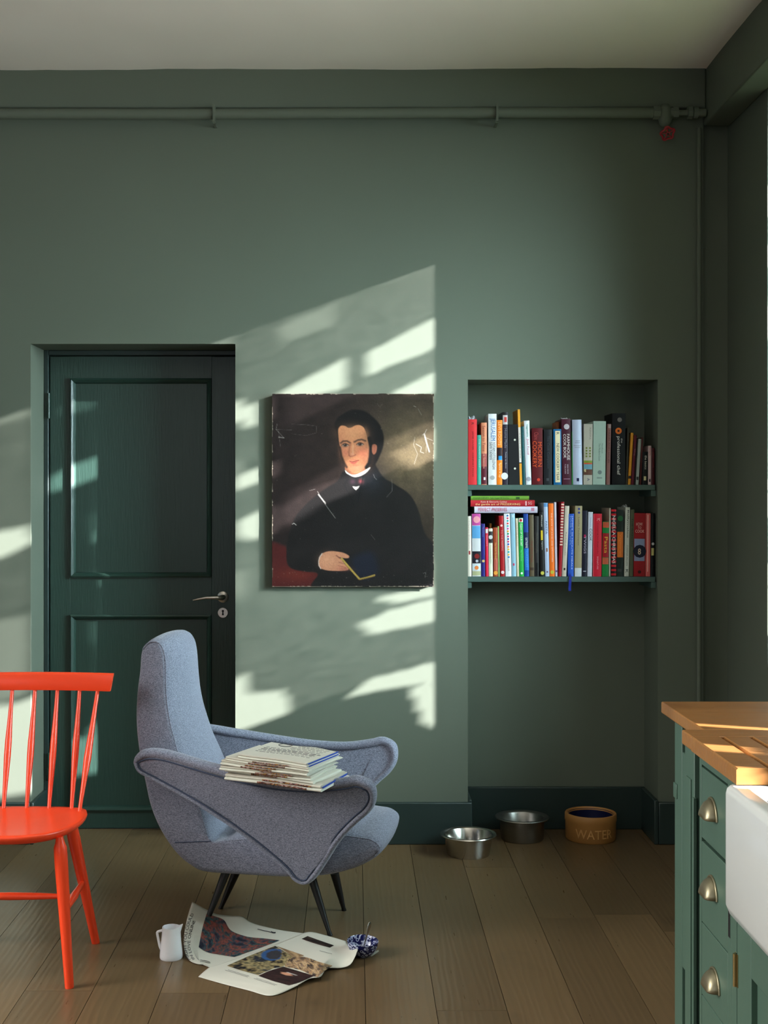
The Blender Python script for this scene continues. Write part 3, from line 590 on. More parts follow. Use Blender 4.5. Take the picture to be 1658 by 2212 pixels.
o_ = book(1205.4,1212,1211.6,1084,(160,22,36),'red leaning book with cream polka dots, lower shelf middle',[(D_,0,(220,190,170),1088+6.2*i,1091.6+6.2*i,q) for i in range(16) for q in ((.15,.4),(.6,.85))][:30],L_)
book(1213,1222.4,1219.8,1093,(196,186,168),'cream grey leaning book with a black mark at its foot, lower shelf',[(B_,0,(30,26,26),1227,1232,(.3,.7)),(t_,'Rachel Cooks',(120,100,90),1150,1200,(.4,.65))],L_)
book(1225.6,1238.4,1226.8,1110,(34,82,178),'bright blue book with a ribbon marker hanging over the shelf edge',[(t_,"JAMIE'S 30 MINUTE MEALS",(206,220,240),1114,1230,(.52,.76)),(t_,'JAMIE OLIVER',(140,180,225),1114,1178,(.22,.42))],L_)
book(1240.2,1255.6,1241.8,1093,(156,144,110),'tall khaki book with white foot, lower shelf middle',[(B_,0,(206,210,214),1227,1246,(.02,.98)),(t_,'Leiths Techniques',(86,76,66),1118,1178,(.35,.62)),(D_,0,(50,60,130),1097,1102,(.4,.65)),(D_,0,(50,60,130),1105,1110,(.4,.65))],L_)
book(1256.4,1267,1257.6,1103,(26,26,44),'dark navy book with pink and grey lettering, lower shelf',[(t_,'TWIGS',(180,170,186),1158,1196,(.3,.75)),(B_,0,(180,30,80),1155,1162,(.3,.7)),(B_,0,(180,180,190),1233,1235,(.2,.8))],L_)
book(1268,1277.8,1270,1106,(206,210,222),'white book reading COOK in black, lower shelf right half',[(t_,'COOK',(30,36,50),1142,1169,(.3,.85)),(t_,'Thomasina',(90,130,170),1117,1138,(.4,.65))],L_)
book(1280,1298.6,1281,1110,(202,30,52),'wide bright red book with tiny dark lettering, lower shelf right half',[(t_,'Cooking for Real Life',(80,20,30),1130,1196,(.44,.6)),(t_,'SIGNATURE',(240,170,180),1202,1230,(.44,.6)),(t_,'YC',(240,190,190),1119,1125,(.4,.75)),(B_,0,(230,110,120),1110.5,1245,(.0,.06))],L_)
book(1299.4,1313.8,1301,1127,(26,120,54),'green book reading Pasta on a red panel, lower shelf right half',[(B_,0,(190,80,50),1128,1140,(.04,.96)),(B_,0,(156,20,30),1152,1204,(.02,.98)),(t_,'Pasta',(226,170,60),1160,1195,(.28,.78)),(B_,0,(190,90,60),1205,1219,(.04,.96))],L_)
book(1314.6,1317.4,1315.4,1097.5,(190,180,160),'very thin cream booklet left of the black Christmas book',[],L_,rnd_=0)
book(1318.4,1330.6,1318.8,1100,(26,16,18),'black and red book reading NIGELLA CHRISTMAS, lower shelf',[(B_,0,(196,24,36),1100.5+9.2*i,1105+9.2*i,(.05,.95)) for i in range(16)]+[(t_,'NIGELLA CHRISTMAS',(236,226,220),1114,1217,(.25,.75))],L_)
book(1331.4,1345.8,1331.8,1102,(26,36,30),'dark book with an orange block and green blots, lower shelf right',[(B_,0,(206,106,30),1149,1204,(.06,.94)),(D_,0,(30,90,50),1114,1126,(.3,.7)),(t_,'Vegetarian',(240,140,60),1154,1200,(.3,.7)),(B_,0,(60,60,60),1229,1235,(.1,.7))],L_)
book(1347.4,1357.4,1350.2,1096,(190,192,178),'off-white leaning book with grey title, lower shelf right',[(t_,'Ballymaloe',(70,74,70),1102,1162,(.3,.8)),(t_,'DARINA ALLEN',(130,130,120),1178,1222,(.35,.7)),(t_,'K',(40,40,40),1230,1238,(.25,.8))],L_)
book(1358.4,1366.4,1361.4,1101,(80,84,62),'narrow olive green leaning book before the HOW TO COOK one',[(t_,'THE GARDEN',(40,44,36),1120,1180,(.3,.7))],L_)
book(1367.6,1392.8,1369,1108.5,(146,22,28),'wide red book reading HOW TO COOK, lower shelf right end',[(Ht,'HOW',(232,180,170),1129,1136,(.16,.72)),(Ht,'TO',(232,180,170),1137.5,1143,(.32,.62)),(Ht,'COOK',(232,180,170),1144.5,1151,(.1,.88)),(B_,0,(130,140,170),1164,1212,(.03,.93)),(D_,0,(22,24,44),1177,1205,(.3,.7)),(Ht,'8',(220,196,170),1185,1198,(.34,.6)),(D_,0,(60,12,16),1232,1239,(.4,.6))],L_)
book(1393.6,1403.6,1394.6,1109,(200,92,88),'pinkish red book with a pale stripe right of HOW TO COOK',[(B_,0,(226,170,160),1112,1235,(.3,.5))],L_)
book(1404.6,1412.6,1406,1109,(12,14,16),'black book with a small cream label at the lower shelf right end',[(B_,0,(186,176,110),1184,1200,(.1,.8)),(D_,0,(190,190,190),1172,1178,(.3,.7))],L_)
# three books lying flat on the lower row
def flat_book(u0, u1, v0, v1, col, desc, deco, dy=0, zz=None):
    x0, x1 = (u0-CX)*SK, (u1-CX)*SK; z1, z0 = zz
    o = empty('book', ((x0+x1)/2, Yk+dy, z0)); tag(o, desc, 'book', 'books lying on the lower row')
    y0 = Yk + dy; h = z1 - z0; D = .19
    prof = [(y0+D, z0), (y0+.004, z0), (y0, z0+h*.25), (y0-.001, z0+h*.5), (y0, z0+h*.75), (y0+.004, z1), (y0+D, z1), (y0+D, z1-.002), (y0+.008, z1-.002), (y0+.008, z0+.002), (y0+D, z0+.002)]
    MB().prism([(x0, y, z) for y, z in prof], (x1-x0, 0, 0)).build('cover', colour(col), o, smooth=35)
    MB().box(x0+.003, x1-.003, y0+.008, y0+D-.004, z0+.0022, z1-.0022).build('pages', M['pages'], o)
    for i, (kind, s, c_, a, b_, f) in enumerate(deco):
        cx = ((a+b_)/2-CX)*SK; cz = z0 + h*(f[0]+f[1])/2
        if kind == 'band': MB().box((a-CX)*SK, (b_-CX)*SK, y0-.0016-.0001*i, y0-.0012, z0+h*f[0], z0+h*f[1]).build('spine_panel', colour(c_), o)
        else: text_mesh('spine_text', s, colour(c_), o, (cx, y0-.0022, cz), (1,0,0), (0,0,1), (b_-a)*SK, h*(f[1]-f[0]))
    return o
zf = LZ + (1246-1108.6)*SK
flat_book(1024,1160,1094,1107,(196,190,206),'white flat book reading PERFECT PRESERVES, lowest of the lying pile',[(t_,'PERFECT PRESERVES',(176,24,60),1032,1094,(.25,.8)),(t_,'Thane Prince',(170,160,180),1100,1138,(.4,.7)),(B_,0,(180,120,140),1146,1153,(.3,.8))],-.006,(zf+.0262,zf))
flat_book(1016,1154.5,1080,1092.5,(170,34,44),'red flat book reading the gentle art of PRESERVING, middle of the lying pile',[(t_,'the gentle art of PRESERVING',(226,190,130),1026,1123,(.1,.52)),(t_,'Katie & Giancarlo Caldesi',(220,180,170),1038,1094,(.62,.9)),(B_,0,(220,170,170),1134,1137,(.15,.85)),(t_,'SG',(220,170,170),1140,1148,(.3,.75))],0,(zf+.0524,zf+.0264))
flat_book(1016.5,1142.6,1071,1079,(104,146,54),'lime green flat book, topmost of the lying pile on the lower row',[(t_,'DIANA HENRY  Salt Sugar & Smoke',(50,80,34),1022,1099,(.25,.7)),(B_,0,(50,80,34),1114,1122,(.25,.75))],.004,(zf+.0700,zf+.0526))
# small loose things with the books
rb = MB(); rx = (1229.5-CX)*SK
rb.grid([[Vector((rx-.006+dx + .0015*math.sin(i*.9), y, z)) for dx in (0, .0105)] for i, (y, z) in enumerate([(Yk-.004, LZ+.012),(Yk-.006, LZ+.004),(Ys-.004, LZ+.001),(Ys-.0055, LZ-.01),(Ys-.006, LZ-.03),(Ys-.005, LZ-.045),(Ys-.006, LZ-.058)])])
tag(rb.build('ribbon_marker', colour((30, 44, 140)), solid=.0008, recalc=False), 'blue ribbon marker hanging down over the lower shelf edge', 'ribbon')
def crumple(name, u0, u1, v0, v1, base, col, lab, cat, yo=.01):
    r = random.Random(int(u0)); b = MB(); x0, x1 = (u0-CX)*SK, (u1-CX)*SK; n = 7
    pts = []
    for j in range(3):
        pts.append([Vector((x0+(x1-x0)*i/n, Yk+yo+.02*j + .004*r.uniform(-1,1), base + (v1-v0)*SK*(.1+.9*r.random())*(1 if j == 1 else .5))) for i in range(n+1)])
    b.grid([[p-Vector((0,0,p.z-base)) for p in pts[0]]]+pts+[[p-Vector((0,0,p.z-base)) for p in pts[2]]])
    return tag(b.build(name, colour(col), solid=.0008, recalc=False), lab, cat)
zt = lambda v: CAMZ - (v-CY)*SK
crumple('crumpled_foil', 1011.5, 1028, 896.5, 906, zt(905.9), (150,150,156), 'crumpled grey scrap lying on top of the thick red book', 'scrap')
crumple('lace_scrap', 1213, 1231, 901.5, 905.5, zt(904.8), (190,186,190), 'white lacy scrap on top of the maroon farmhouse book', 'scrap')
crumple('wire_trinket', 1346, 1355, 1088, 1096, zt(1095.8), (150,154,150), 'small silvery trinket on top of the off-white leaning book', 'trinket')
# ---------------------------------------------------------------- portrait
py0, py1 = 5.2975, 5.3195
pc = lambda u, v, y=py0: P(u, v, y)
a_ = pc(587.5, 850.5); c_ = pc(936.5, 1267.5)
X0, X1, Z1, Z0 = a_.x, c_.x, a_.z, c_.z
pt = tag(empty('portrait_painting', ((X0+X1)/2, py1, Z0)), 'old unframed oil portrait of a dark-coated man hanging beside the door', 'painting')
MB().box(X0+.004, X1-.004, py0+.003, py1, Z0+.004, Z1-.004).build('stretcher', mat('canvas_edge', (120, 104, 84), .8, var=.3, vscale=30), pt)
NX_, NY_ = 300, 358
U0, V0, UW, VH = 115.0, 80.0, 1445.0, 1730.0
gx, gy = np.meshgrid(np.linspace(U0, U0+UW, NX_), np.linspace(V0, V0+VH, NY_))
def sd_poly(pts):
    pts = np.array(pts, float); d = np.full(gx.shape, 1e18); s = np.ones(gx.shape); n = len(pts); j = n-1
    for i in range(n):
        ex, ey = pts[j]-pts[i]; wx_, wy_ = gx-pts[i][0], gy-pts[i][1]
        t = np.clip((wx_*ex+wy_*ey)/(ex*ex+ey*ey+1e-9), 0, 1); d = np.minimum(d, (wx_-ex*t)**2+(wy_-ey*t)**2)
        c1 = gy >= pts[i][1]; c2 = gy < pts[j][1]; c3 = ex*wy_ > ey*wx_
        f = (c1 & c2 & c3) | (~c1 & ~c2 & ~c3); s = np.where(f, -s, s); j = i
    return s*np.sqrt(d)
def sd_line(pts):
    d = np.full(gx.shape, 1e18)
    for (x0, y0), (x1, y1) in zip(pts[:-1], pts[1:]):
        ex, ey = x1-x0, y1-y0; wx_, wy_ = gx-x0, gy-y0; t = np.clip((wx_*ex+wy_*ey)/(ex*ex+ey*ey+1e-9), 0, 1)
        d = np.minimum(d, (wx_-ex*t)**2+(wy_-ey*t)**2)
    return np.sqrt(d)
def smooth_pts(pts, n=5): return [(p.x, p.y) for p in catmull([(x, y, 0) for x, y in pts], n)]
rng = np.random.RandomState(4)
def vnoise(sc, seed, ax_=1.0):
    r = np.random.RandomState(seed); g_ = r.rand(int(VH/sc)+3, int(UW/(sc*ax_))+3)
    fx, fy = (gx-U0)/(sc*ax_), (gy-V0)/sc; ix, iy = fx.astype(int), fy.astype(int); tx, ty = fx-ix, fy-iy
    tx, ty = tx*tx*(3-2*tx), ty*ty*(3-2*ty)
    return (g_[iy, ix]*(1-tx)+g_[iy, ix+1]*tx)*(1-ty)+(g_[iy+1, ix]*(1-tx)+g_[iy+1, ix+1]*tx)*ty
img = np.zeros(gx.shape+(3,))
def paint(col, m): 
    m = np.clip(m, 0, 1)[..., None]; img[:] = img*(1-m) + np.array(col, float)*m
def fill(pts, col, soft=4, k=1.0, sm=True): paint(col, np.clip(.5 - sd_poly(smooth_pts(pts) if sm else pts)/soft, 0, 1)*k)
def line(pts, col, w_, soft=3, k=1.0): paint(col, np.clip((w_/2 - sd_line(pts))/soft + .5, 0, 1)*k)
def blob(x, y, rx, ry, col, k=1.0, p=1.0): paint(col, np.exp(-(((gx-x)/rx)**2+((gy-y)/ry)**2)*p)*k)
tr = np.clip((gx-700)/700, 0, 1)
img[:] = np.array([36, 28, 26])*(1-tr[..., None]) + np.array([50, 41, 32])*tr[..., None]
blob(1350, 620, 380, 380, (112, 98, 70), .85); blob(700, 700, 330, 700, (46, 35, 30), .5)
img *= (1 + .16*(vnoise(60, 1)-.5) + .1*(vnoise(14, 2)-.5))[..., None]
fill([(80,1440),(200,1435),(255,1480),(262,1620),(400,1665),(530,1690),(545,1740),(535,1830),(80,1830)], (70,24,22), 30)
blob(330, 1700, 190, 60, (104, 38, 26), .6)
# coat
fill([(760,770),(700,860),(600,925),(490,1005),(400,1090),(320,1190),(270,1320),(245,1450),(250,1590),(300,1650),(420,1675),(525,1695),(540,1850),(1620,1850),(1600,1500),(1480,1330),(1420,1120),(1340,980),(1200,885),(1110,830),(1050,740),(1010,690),(880,800)], (23,21,20), 14)
fill([(830,1560),(1010,1500),(1060,1690),(900,1735)], (20,26,40), 60, .8)
blob(1000, 870, 130, 110, (40, 44, 52), .6)
# hair
fill([(690,420),(672,360),(700,300),(750,262),(810,228),(880,222),(950,240),(1010,285),(1065,340),(1095,400),(1112,470),(1105,560),(1075,640),(1045,700),(1010,740),(975,740),(950,600),(800,560),(720,560),(700,500)], (17,15,15), 14)
# neck and face
fill([(800,700),(990,640),(975,760),(930,790),(860,815),(800,790),(765,750)], (160,100,70), 8)
fill([(706,420),(712,385),(735,366),(770,370),(795,386),(825,382),(860,364),(900,362),(935,385),(952,425),(965,480),(985,540),(993,600),(988,670),(965,725),(925,765),(880,788),(845,790),(808,770),(775,735),(748,680),(730,620),(722,560),(712,500)], (196,128,88), 6)
blob(830, 430, 110, 70, (206,144,100), .7); blob(960, 620, 50, 140, (150,96,70), .55); blob(735, 560, 26, 120, (168,108,80), .5)
blob(770, 610, 38, 36, (200,108,84), .6); blob(915, 605, 52, 42, (208,112,84), .65); blob(870, 745, 70, 34, (214,150,116), .6)
blob(955, 470, 24, 70, (150,104,72), .7)
# sideburns
line([(722,560),(735,640),(760,700),(782,738)], (44,32,26), 16, 14, .9)
line([(985,480),(1000,560),(996,640),(985,700),(960,740)], (26,22,20), 34, 14)
# ear
fill([(1008,545),(1025,532),(1048,540),(1052,570),(1042,610),(1022,625),(1008,600)], (138,84,62), 6); line([(1030,550),(1036,575),(1028,600)], (130,64,50), 6, 6, .7)
# brows, eyes
line([(728,522),(750,505),(785,504),(812,520)], (60,42,32), 14, 10, .8); line([(850,512),(880,496),(915,490),(948,502)], (60,42,32), 15, 10, .8)
for x, y, s in ((768, 541, 1), (900, 533, 1)):
    blob(x, y, 34, 16, (140,92,70), .65)
    fill([(x-30,y+3),(x-14,y-9),(x+8,y-11),(x+32,y+1),(x+12,y+11),(x-14,y+11)], (164,146,130), 4); blob(x, y-1, 14, 13, (34,22,17), 1.5, 1.0)
    line([(x-31,y+2),(x-14,y-11),(x+8,y-13),(x+34,y)], (54,34,28), 6, 4, .9); line([(x-24,y+13),(x,y+18),(x+26,y+10)], (150,96,76), 5, 5, .6); blob(x-4, y-4, 3, 3, (220,220,215), .9)
# nose, mouth, chin
line([(815,520),(806,570),(800,610),(806,632)], (140,84,62), 12, 14, .75); line([(838,540),(836,590),(838,620)], (226,168,132), 12, 12, .55)
line([(800,628),(812,642),(830,640),(846,636),(862,626)], (128,66,52), 7, 6, .85); blob(832, 622, 17, 15, (214,146,116), .7)
line([(808,684),(830,690),(860,684),(890,676)], (112,44,40), 6, 5, .95); fill([(812,688),(850,690),(884,680),(862,704),(836,710),(818,702)], (178,84,72), 7, .85); line([(822,676),(840,672),(866,674)], (176,96,80), 8, 6, .7)
blob(850, 722, 26, 8, (170,104,80), .6)
# collar, cravat, shirt
fill([(766,762),(790,784),(830,806),(870,802),(920,778),(992,738),(975,770),(940,800),(890,822),(845,826),(800,806),(775,790)], (214,208,196), 5)
fill([(832,910),(865,914),(897,906),(884,928),(864,945),(848,932)], (206,200,190), 4, sm=False)
blob(910, 865, 22, 22, (140,62,66), .9); blob(835, 868, 24, 22, (74,46,58), .6); blob(925, 842, 16, 10, (50,70,60), .6)
line([(800,830),(760,900),(820,1010),(850,1100)], (12,12,14), 8, 10, .7); line([(930,820),(900,950),(880,1060)], (12,12,14), 8, 10, .7)
# hand
fill([(528,1600),(535,1550),(560,1515),(600,1496),(650,1490),(700,1495),(745,1503),(780,1518),(803,1534),(800,1550),(775,1555),(740,1550),(712,1545),(735,1562),(752,1590),(785,1620),(800,1650),(770,1664),(700,1668),(620,1665),(560,1650),(535,1630)], (184,126,94), 7)
blob(610, 1570, 70, 60, (206,146,110), .7); blob(760, 1650, 60, 20, (140,80,66), .7); line([(690,1530),(715,1552),(738,1560)], (104,60,46), 9, 8, .8); line([(712,1590),(745,1600),(762,1604)], (124,72,56), 6, 6, .8); line([(706,1620),(748,1630),(775,1640)], (124,72,56), 6, 6, .7)
line([(562,1512),(540,1545),(530,1585),(534,1620),(550,1648)], (196,180,168), 7, 4); line([(736,1556),(790,1620),(850,1690),(897,1742)], (164,136,62), 17, 5); line([(760,1600),(820,1668)], (120,92,40), 5, 4); line([(897,1742),(960,1728),(1030,1706)], (150,126,60), 15, 5); line([(880,1742),(900,1748),(1030,1716)], (96,74,34), 5, 4)
# craquelure, scratches, losses
img *= (1 + .10*(vnoise(9, 7)-.5))[..., None]
for pts, w_, k in [([(1475,440),(1490,500),(1520,600)], 12, .85), ([(1460,450),(1480,435),(1495,400)], 6, .6), ([(1480,470),(1550,500)], 5, .5), ([(1500,480),(1490,610)], 4, .5), ([(1400,530),(1450,560),(1440,600),(1470,612)], 6, .7), ([(1390,470),(1380,540),(1415,620),(1385,710)], 4, .6), ([(520,955),(570,1040),(610,1100),(680,1195)], 5, .6), ([(530,985),(590,1060)], 13, .75), ([(450,948),(500,935)], 4, .5), ([(150,400),(290,405)], 3, .4), ([(170,400),(190,560)], 3, .4), ([(160,350),(150,400),(215,470)], 4, .5), ([(175,470),(220,475)], 9, .6), ([(290,440),(420,455),(510,430),(512,370),(415,358),(290,352)], 2.5, .35), ([(1185,850),(1188,950),(1140,1005)], 4, .4), ([(1380,190),(1400,198)], 5, .6), ([(1420,215),(1450,270)], 3, .5), ([(1000,1345),(1035,1390)], 4, .4), ([(1020,800),(1030,830),(1050,850)], 4, .5), ([(1465,1690),(1490,1680),(1480,1730)], 4, .5), ([(295,1250),(310,1240),(330,1258)], 6, .8), ([(1060,180),(1075,195)], 3, .3), ([(1080,200),(1100,170)], 3, .3)]:
    line(pts, (176,172,164), w_, 3, k)
r = random.Random(2)
for i in range(130):
    x, y = r.uniform(U0, U0+UW), r.uniform(V0, V0+VH)
    if r.random() < .5: y = V0+VH-abs(r.gauss(0, 90))
    blob(x, y, r.uniform(1.5, 4), r.uniform(1.5, 4), (150,144,132), r.uniform(.2, .7))
ed = np.minimum(np.minimum(gx-U0, U0+UW-gx), np.minimum(gy-V0, V0+VH-gy)); er = vnoise(12, 9)*10*(vnoise(70, 12) > .35)
paint((168,158,138), (ed < er*.75).astype(float)*.8)
img = np.clip(img*.78, 0, 255)/255; lc = np.where(img <= .04045, img/12.92, ((img+.055)/1.055)**2.4)
def canvas_edge(t, s): return .0016*nz_.noise(Vector((t*22, s, 2.2)))
rows = []
for j in range(NY_):
    z = Z1 + (Z0-Z1)*j/(NY_-1); row = []
    for i in range(NX_):
        x = X0 + (X1-X0)*i/(NX_-1)
        ex = canvas_edge(z, 1) if i in (0, NX_-1) else 0; ez = canvas_edge(x, 7) if j in (0, NY_-1) else 0
        row.append((x+ex, py0 + .0012*nz_.noise(Vector((x*5, z*5, 3))), z+ez))
    rows.append(row)
cvs = MB().grid(rows).build('painted_canvas', M['canvas'], pt, smooth=180, recalc=False)
set_vcol(cvs, np.concatenate([lc.reshape(-1, 3), np.ones((NX_*NY_, 1))], 1))
nt = M['canvas'].node_tree; tc = nt.nodes.new('ShaderNodeTexCoord'); n_ = nt.nodes.new('ShaderNodeTexNoise'); n_.inputs['Scale'].default_value = 420; bp = nt.nodes.new('ShaderNodeBump'); bp.inputs['Strength'].default_value = .5; bp.inputs['Distance'].default_value = .001
nt.links.new(tc.outputs['Object'], n_.inputs[0]); nt.links.new(n_.outputs[0], bp.inputs['Height']); nt.links.new(bp.outputs[0], nt.nodes['Principled BSDF'].inputs['Normal'])
# ---------------------------------------------------------------- grey armchair
AO = Vector((-.27, 4.365, 0)); AT = R(10); ac, as_ = math.cos(AT), math.sin(AT)
def AW(f, l, z): return Vector((AO.x + f*ac + l*as_, AO.y - f*as_ + l*ac, z))
def AP(u, v, lf):       # pixel -> (f, l, z) on the surface l = lf(f, z)
    dx, dz = (u-CX)/FPX, -(v-CY)/FPX; l = lf(0, .4)
    for _ in range(12):
        t = (l + AO.x*as_ + AO.y*ac)/(dx*as_ + ac); x, y, z = t*dx, t, CAMZ + t*dz
        f = (x-AO.x)*ac - (y-AO.y)*as_; l = .5*l + .5*lf(f, z)
    return (f, l, z)
ch = tag(empty('armchair', AO, (0, 0, -AT)), 'grey upholstered armchair with high narrow back and boomerang arms on black legs', 'armchair')
def wid(z): return .215 - .045*max(0, min(1, (z-.45)/.5))
prof = [(303,1408),(299,1450),(293,1500),(291,1560),(298,1630),(312,1700),(324,1750),(346,1800),(378,1846),(410,1873),(440,1886),(520,1892),(620,1897),(700,1893),(760,1879),(797,1862),(818,1845),(820,1828),(803,1814),(780,1809),(740,1805),(640,1806),(545,1811),(480,1816),(456,1817),(443,1785),(430,1745),(402,1670),(385,1625),(368,1560),(360,1500),(358,1430),(352,1400),(338,1385),(318,1387)]
loc = [AP(u, v, lambda f, z: -wid(z)) for u, v in prof]
pp = catmull([(f, 0, z) for f, l, z in loc], 5)
# keep the crease where back meets seat sharp
N_ = len(pp)
# outward normals in the f-z plane
area_ = sum(pp[i].x*pp[(i+1) % N_].z - pp[(i+1) % N_].x*pp[i].z for i in range(N_))
nrm = []
for i in range(N_):
    t = pp[(i+1) % N_] - pp[i-1]; n = Vector((t.z, 0, -t.x)).normalized(); nrm.append(n if area_ > 0 else -n)
zc_ = loc[24][2]
def front(i):    # how much a profile point belongs to the cushioned front / seat side
    k = i/5.0; return 1.0 if 17 <= k <= 31.5 else (max(0, 1-abs(k-17)/2) if k < 17 else max(0, 1-(k-31.5)/2.5))
r_e = .028; slices = [-1, -.985, -.955, -.90, -.75, -.5, -.25, 0, .25, .5, .75, .90, .955, .985, 1]
b = MB(); rows = []
for s in slices:
    row = []
    for i, p in enumerate(pp):
        w_ = wid(p.z); q = (1-abs(s))*w_; ins = 0 if q >= r_e else r_e - math.sqrt(max(0, r_e**2-(r_e-q)**2))
        fr_ = front(i); crease = min(1, math.hypot(p.x-loc[24][0], p.z-zc_)/.06)
        bul = ((.026 if i/5.0 > 19.5 else .014)*(1-s*s)*fr_*crease) + (.008*(1-s*s))*(1-fr_)
        k = i/5.0
        if 24 < k < 30: bul *= .8
        off = bul - ins*(.45 if fr_ > .5 else .8)
        if crease < 1 and fr_ > .5: off = min(off, 0)*crease + bul*0
        row.append(AW(p.x + nrm[i].x*off, s*w_, p.z + nrm[i].z*off))
    rows.append(row + [row[0]])
b.grid(rows)
ns = N_
for e_ in (0, len(slices)-1):
    b.add([rows[e_][i] for i in range(ns)], [tuple(range(ns))])
body = b.build('upholstered_body', M['fabric'], ch, smooth=50, weld=True)
for s in (-1, 1):   # welt seam along the side panel from the top of the back down to the crease and along the seat
    idx = [i for i in range(N_) if 15.6 <= i/5.0 <= 34.8]
    pts = [AW(pp[i].x + nrm[i].x*(-.004), s*(wid(pp[i].z)-.006), pp[i].z + nrm[i].z*(-.004)) for i in idx]
    MB().tube(pts, .0028, 6).build('welt', M['fabric'], ch, smooth=80)
# lower body seam
sm_ = [AP(u, v, lambda f, z: -wid(z)-.0005) for u, v in [(378,1820),(405,1819),(430,1818),(456,1817)]]
MB().tube([AW(f, l, z) for f, l, z in sm_], .0016, 6).build('welt', M['welt'], ch, smooth=80)
def armside(f, z):
    k = max(0, min(1, (f+.42)/.55)); k = k*k*(3-2*k)
    return -(.232 + .088*k*max(.25, min(1.1, (z-.19)/.36)))
near = [(292,1650),(291,1641),(296,1629),(312,1618),(342,1616),(380,1624),(423,1637),(461,1648),(520,1664),(600,1680),(680,1685),(742,1679),(769,1674),(794,1681),(809,1694),(814,1714),(811,1735),(797,1756),(777,1773),(752,1797),(732,1822),(710,1857),(691,1886),(679,1900),(667,1908),(652,1909),(634,1899),(618,1879),(586,1850),(546,1818),(506,1789),(440,1746),(386,1714),(333,1685),(302,1668)]
def arm(side, pl):
    q = catmull([(f, l, z) for f, l, z in pl], 4); n = len(q)
    cen = sum(q, Vector())/n; A = sum(q[i].x*q[(i+1) % n].z - q[(i+1) % n].x*q[i].z for i in range(n)); on = []
    for i in range(n):
        t = q[(i+2) % n] - q[i-2]; m_ = Vector((t.z, 0, -t.x)).normalized(); on.append(m_ if A > 0 else -m_)
    rad = []; rimc = []
    for i in range(n):
        up_ = max(0, on[i].z); r_ = .0085 + .008*up_**.7 + (.003 if on[i].x > .6 else 0); rad.append(r_)
    for _ in range(3): rad = [(rad[i-1]+rad[i]+rad[(i+1) % n])/3 for i in range(n)]
    W3 = lambda v, dl=0: AW(v.x, side*(v.y + dl), v.z)
    rim = MB(); rings = []; sg = 12; th = .026   # flattened roll: half thickness across the arm
    for i in range(n):
        c = q[i] - on[i]*rad[i]; ring = []
        for k in range(sg):
            a = 2*math.pi*k/sg; ring.append(W3(c + on[i]*rad[i]*math.cos(a), th*math.sin(a)))
        rings.append(ring)
    vs = [p for r__ in rings for p in r__]; fs = [(i*sg+k, i*sg+(k+1) % sg, ((i+1) % n)*sg+(k+1) % sg, ((i+1) % n)*sg+k) for i in range(n) for k in range(sg)]
    o = rim.add(vs, fs).build('armrest', M['fabric'], ch, smooth=80)
    for dl in (-.017, .017):
        inn = [q[i] - on[i]*rad[i]*1.3 for i in range(n)]
        # slightly domed panel: rings shrinking to the middle
        pm = MB(); ring0 = [W3(p, dl) for p in inn]
        pm.add(ring0, [tuple(range(n))]); 
        pm.build('arm_panel', M['fabric'], o, smooth=80)
        if dl < 0:
            MB().tube([W3(q[i]-on[i]*(rad[i]*1.95), dl-.003) for i in range(n)], .0024, 6, closed=True).build('welt', M['welt'], o, smooth=80)
    return o
nl = [AP(u, v, armside) for u, v in near]
arm(1, nl)
arm(-1, [(f-.022, l, z) for f, l, z in nl])
for top, foot in (((668,1880,4.24),(713,2022)), ((722,1885,4.44),(743,1967)), ((490,1878,4.30),(439,2009)), ((510,1882,4.44),(476,1963))):
    p1 = FL(*foot); p0 = P(*top); d_ = (p0-p1)
    lg = MB().tube([p1 + d_*t for t in (.0, .02, .08, .5, 1.0)], [.0085, .0085, .0072, .0115, .0155], 14).build('leg', M['black'], ch, smooth=60)

# ---------------------------------------------------------------- newspapers stacked on the arm
def v0_(c): return math.sin(c*9)*.8
def photo_cols(pts_uv, seed, pal):
    out = []
    for (a, c_) in pts_uv:
        v = nz_.noise(Vector((a*3, c_*3, seed))) + .6*nz_.noise(Vector((a*7+v0_(c_), c_*7, seed+3))) + .35*nz_.noise(Vector((a*17, c_*17, seed+9)))
        k = max(0, min(.999, .5 + v*.9))*(len(pal)-1); i = int(k); t = k-i
        c0, c1 = lin(pal[i]), lin(pal[i+1]); out.append([c0[j]*(1-t)+c1[j]*t for j in range(3)]+[1])
    return out
e1 = Vector((.937, -.349, -.045)).normalized(); e2 = Vector((.33, .944, -.02)).normalized()
base = Vector((-.101, 3.868, .541)); n0 = Vector((0, 0, 1))
PAL = [(20,16,18),(70,36,22),(190,140,60),(30,22,26),(120,60,50),(40,34,44),(214,190,180),(24,18,20),(150,90,80)]
M['ink2'] = mat('soft_ink', (104, 104, 106), 0.85, var=.3, vscale=300)
specs = [ # dz, length, depth, thickness, shift along e1, shift along e2, photo range, blue, label
 (.000,.318,.262,.017,.000,.000,(.35,.86),True,'lowest folded newspaper of the stack, with a blue edge and photos on its fold'),
 (.0175,.300,.245,.009,-.028,.012,(.30,.55),False,'thin folded newspaper second from the bottom of the stack'),
 (.027,.300,.255,.012,-.036,.010,(.40,.75),False,'dark photo edged newspaper third from the bottom of the stack'),
 (.0395,.292,.250,.013,-.046,.004,(.24,.60),False,'pale folded newspaper in the middle of the stack, furthest towards the chair back'),
 (.053,.285,.262,.012,-.040,.006,(.28,.72),False,'folded newspaper with colour photos on its fold, second from the top'),
 (.0655,.235,.255,.013,-.050,.010,None,True,'topmost folded newspaper with blue edges and small print on the grey armchair')]
E1, E2 = e1.copy(), e2.copy()
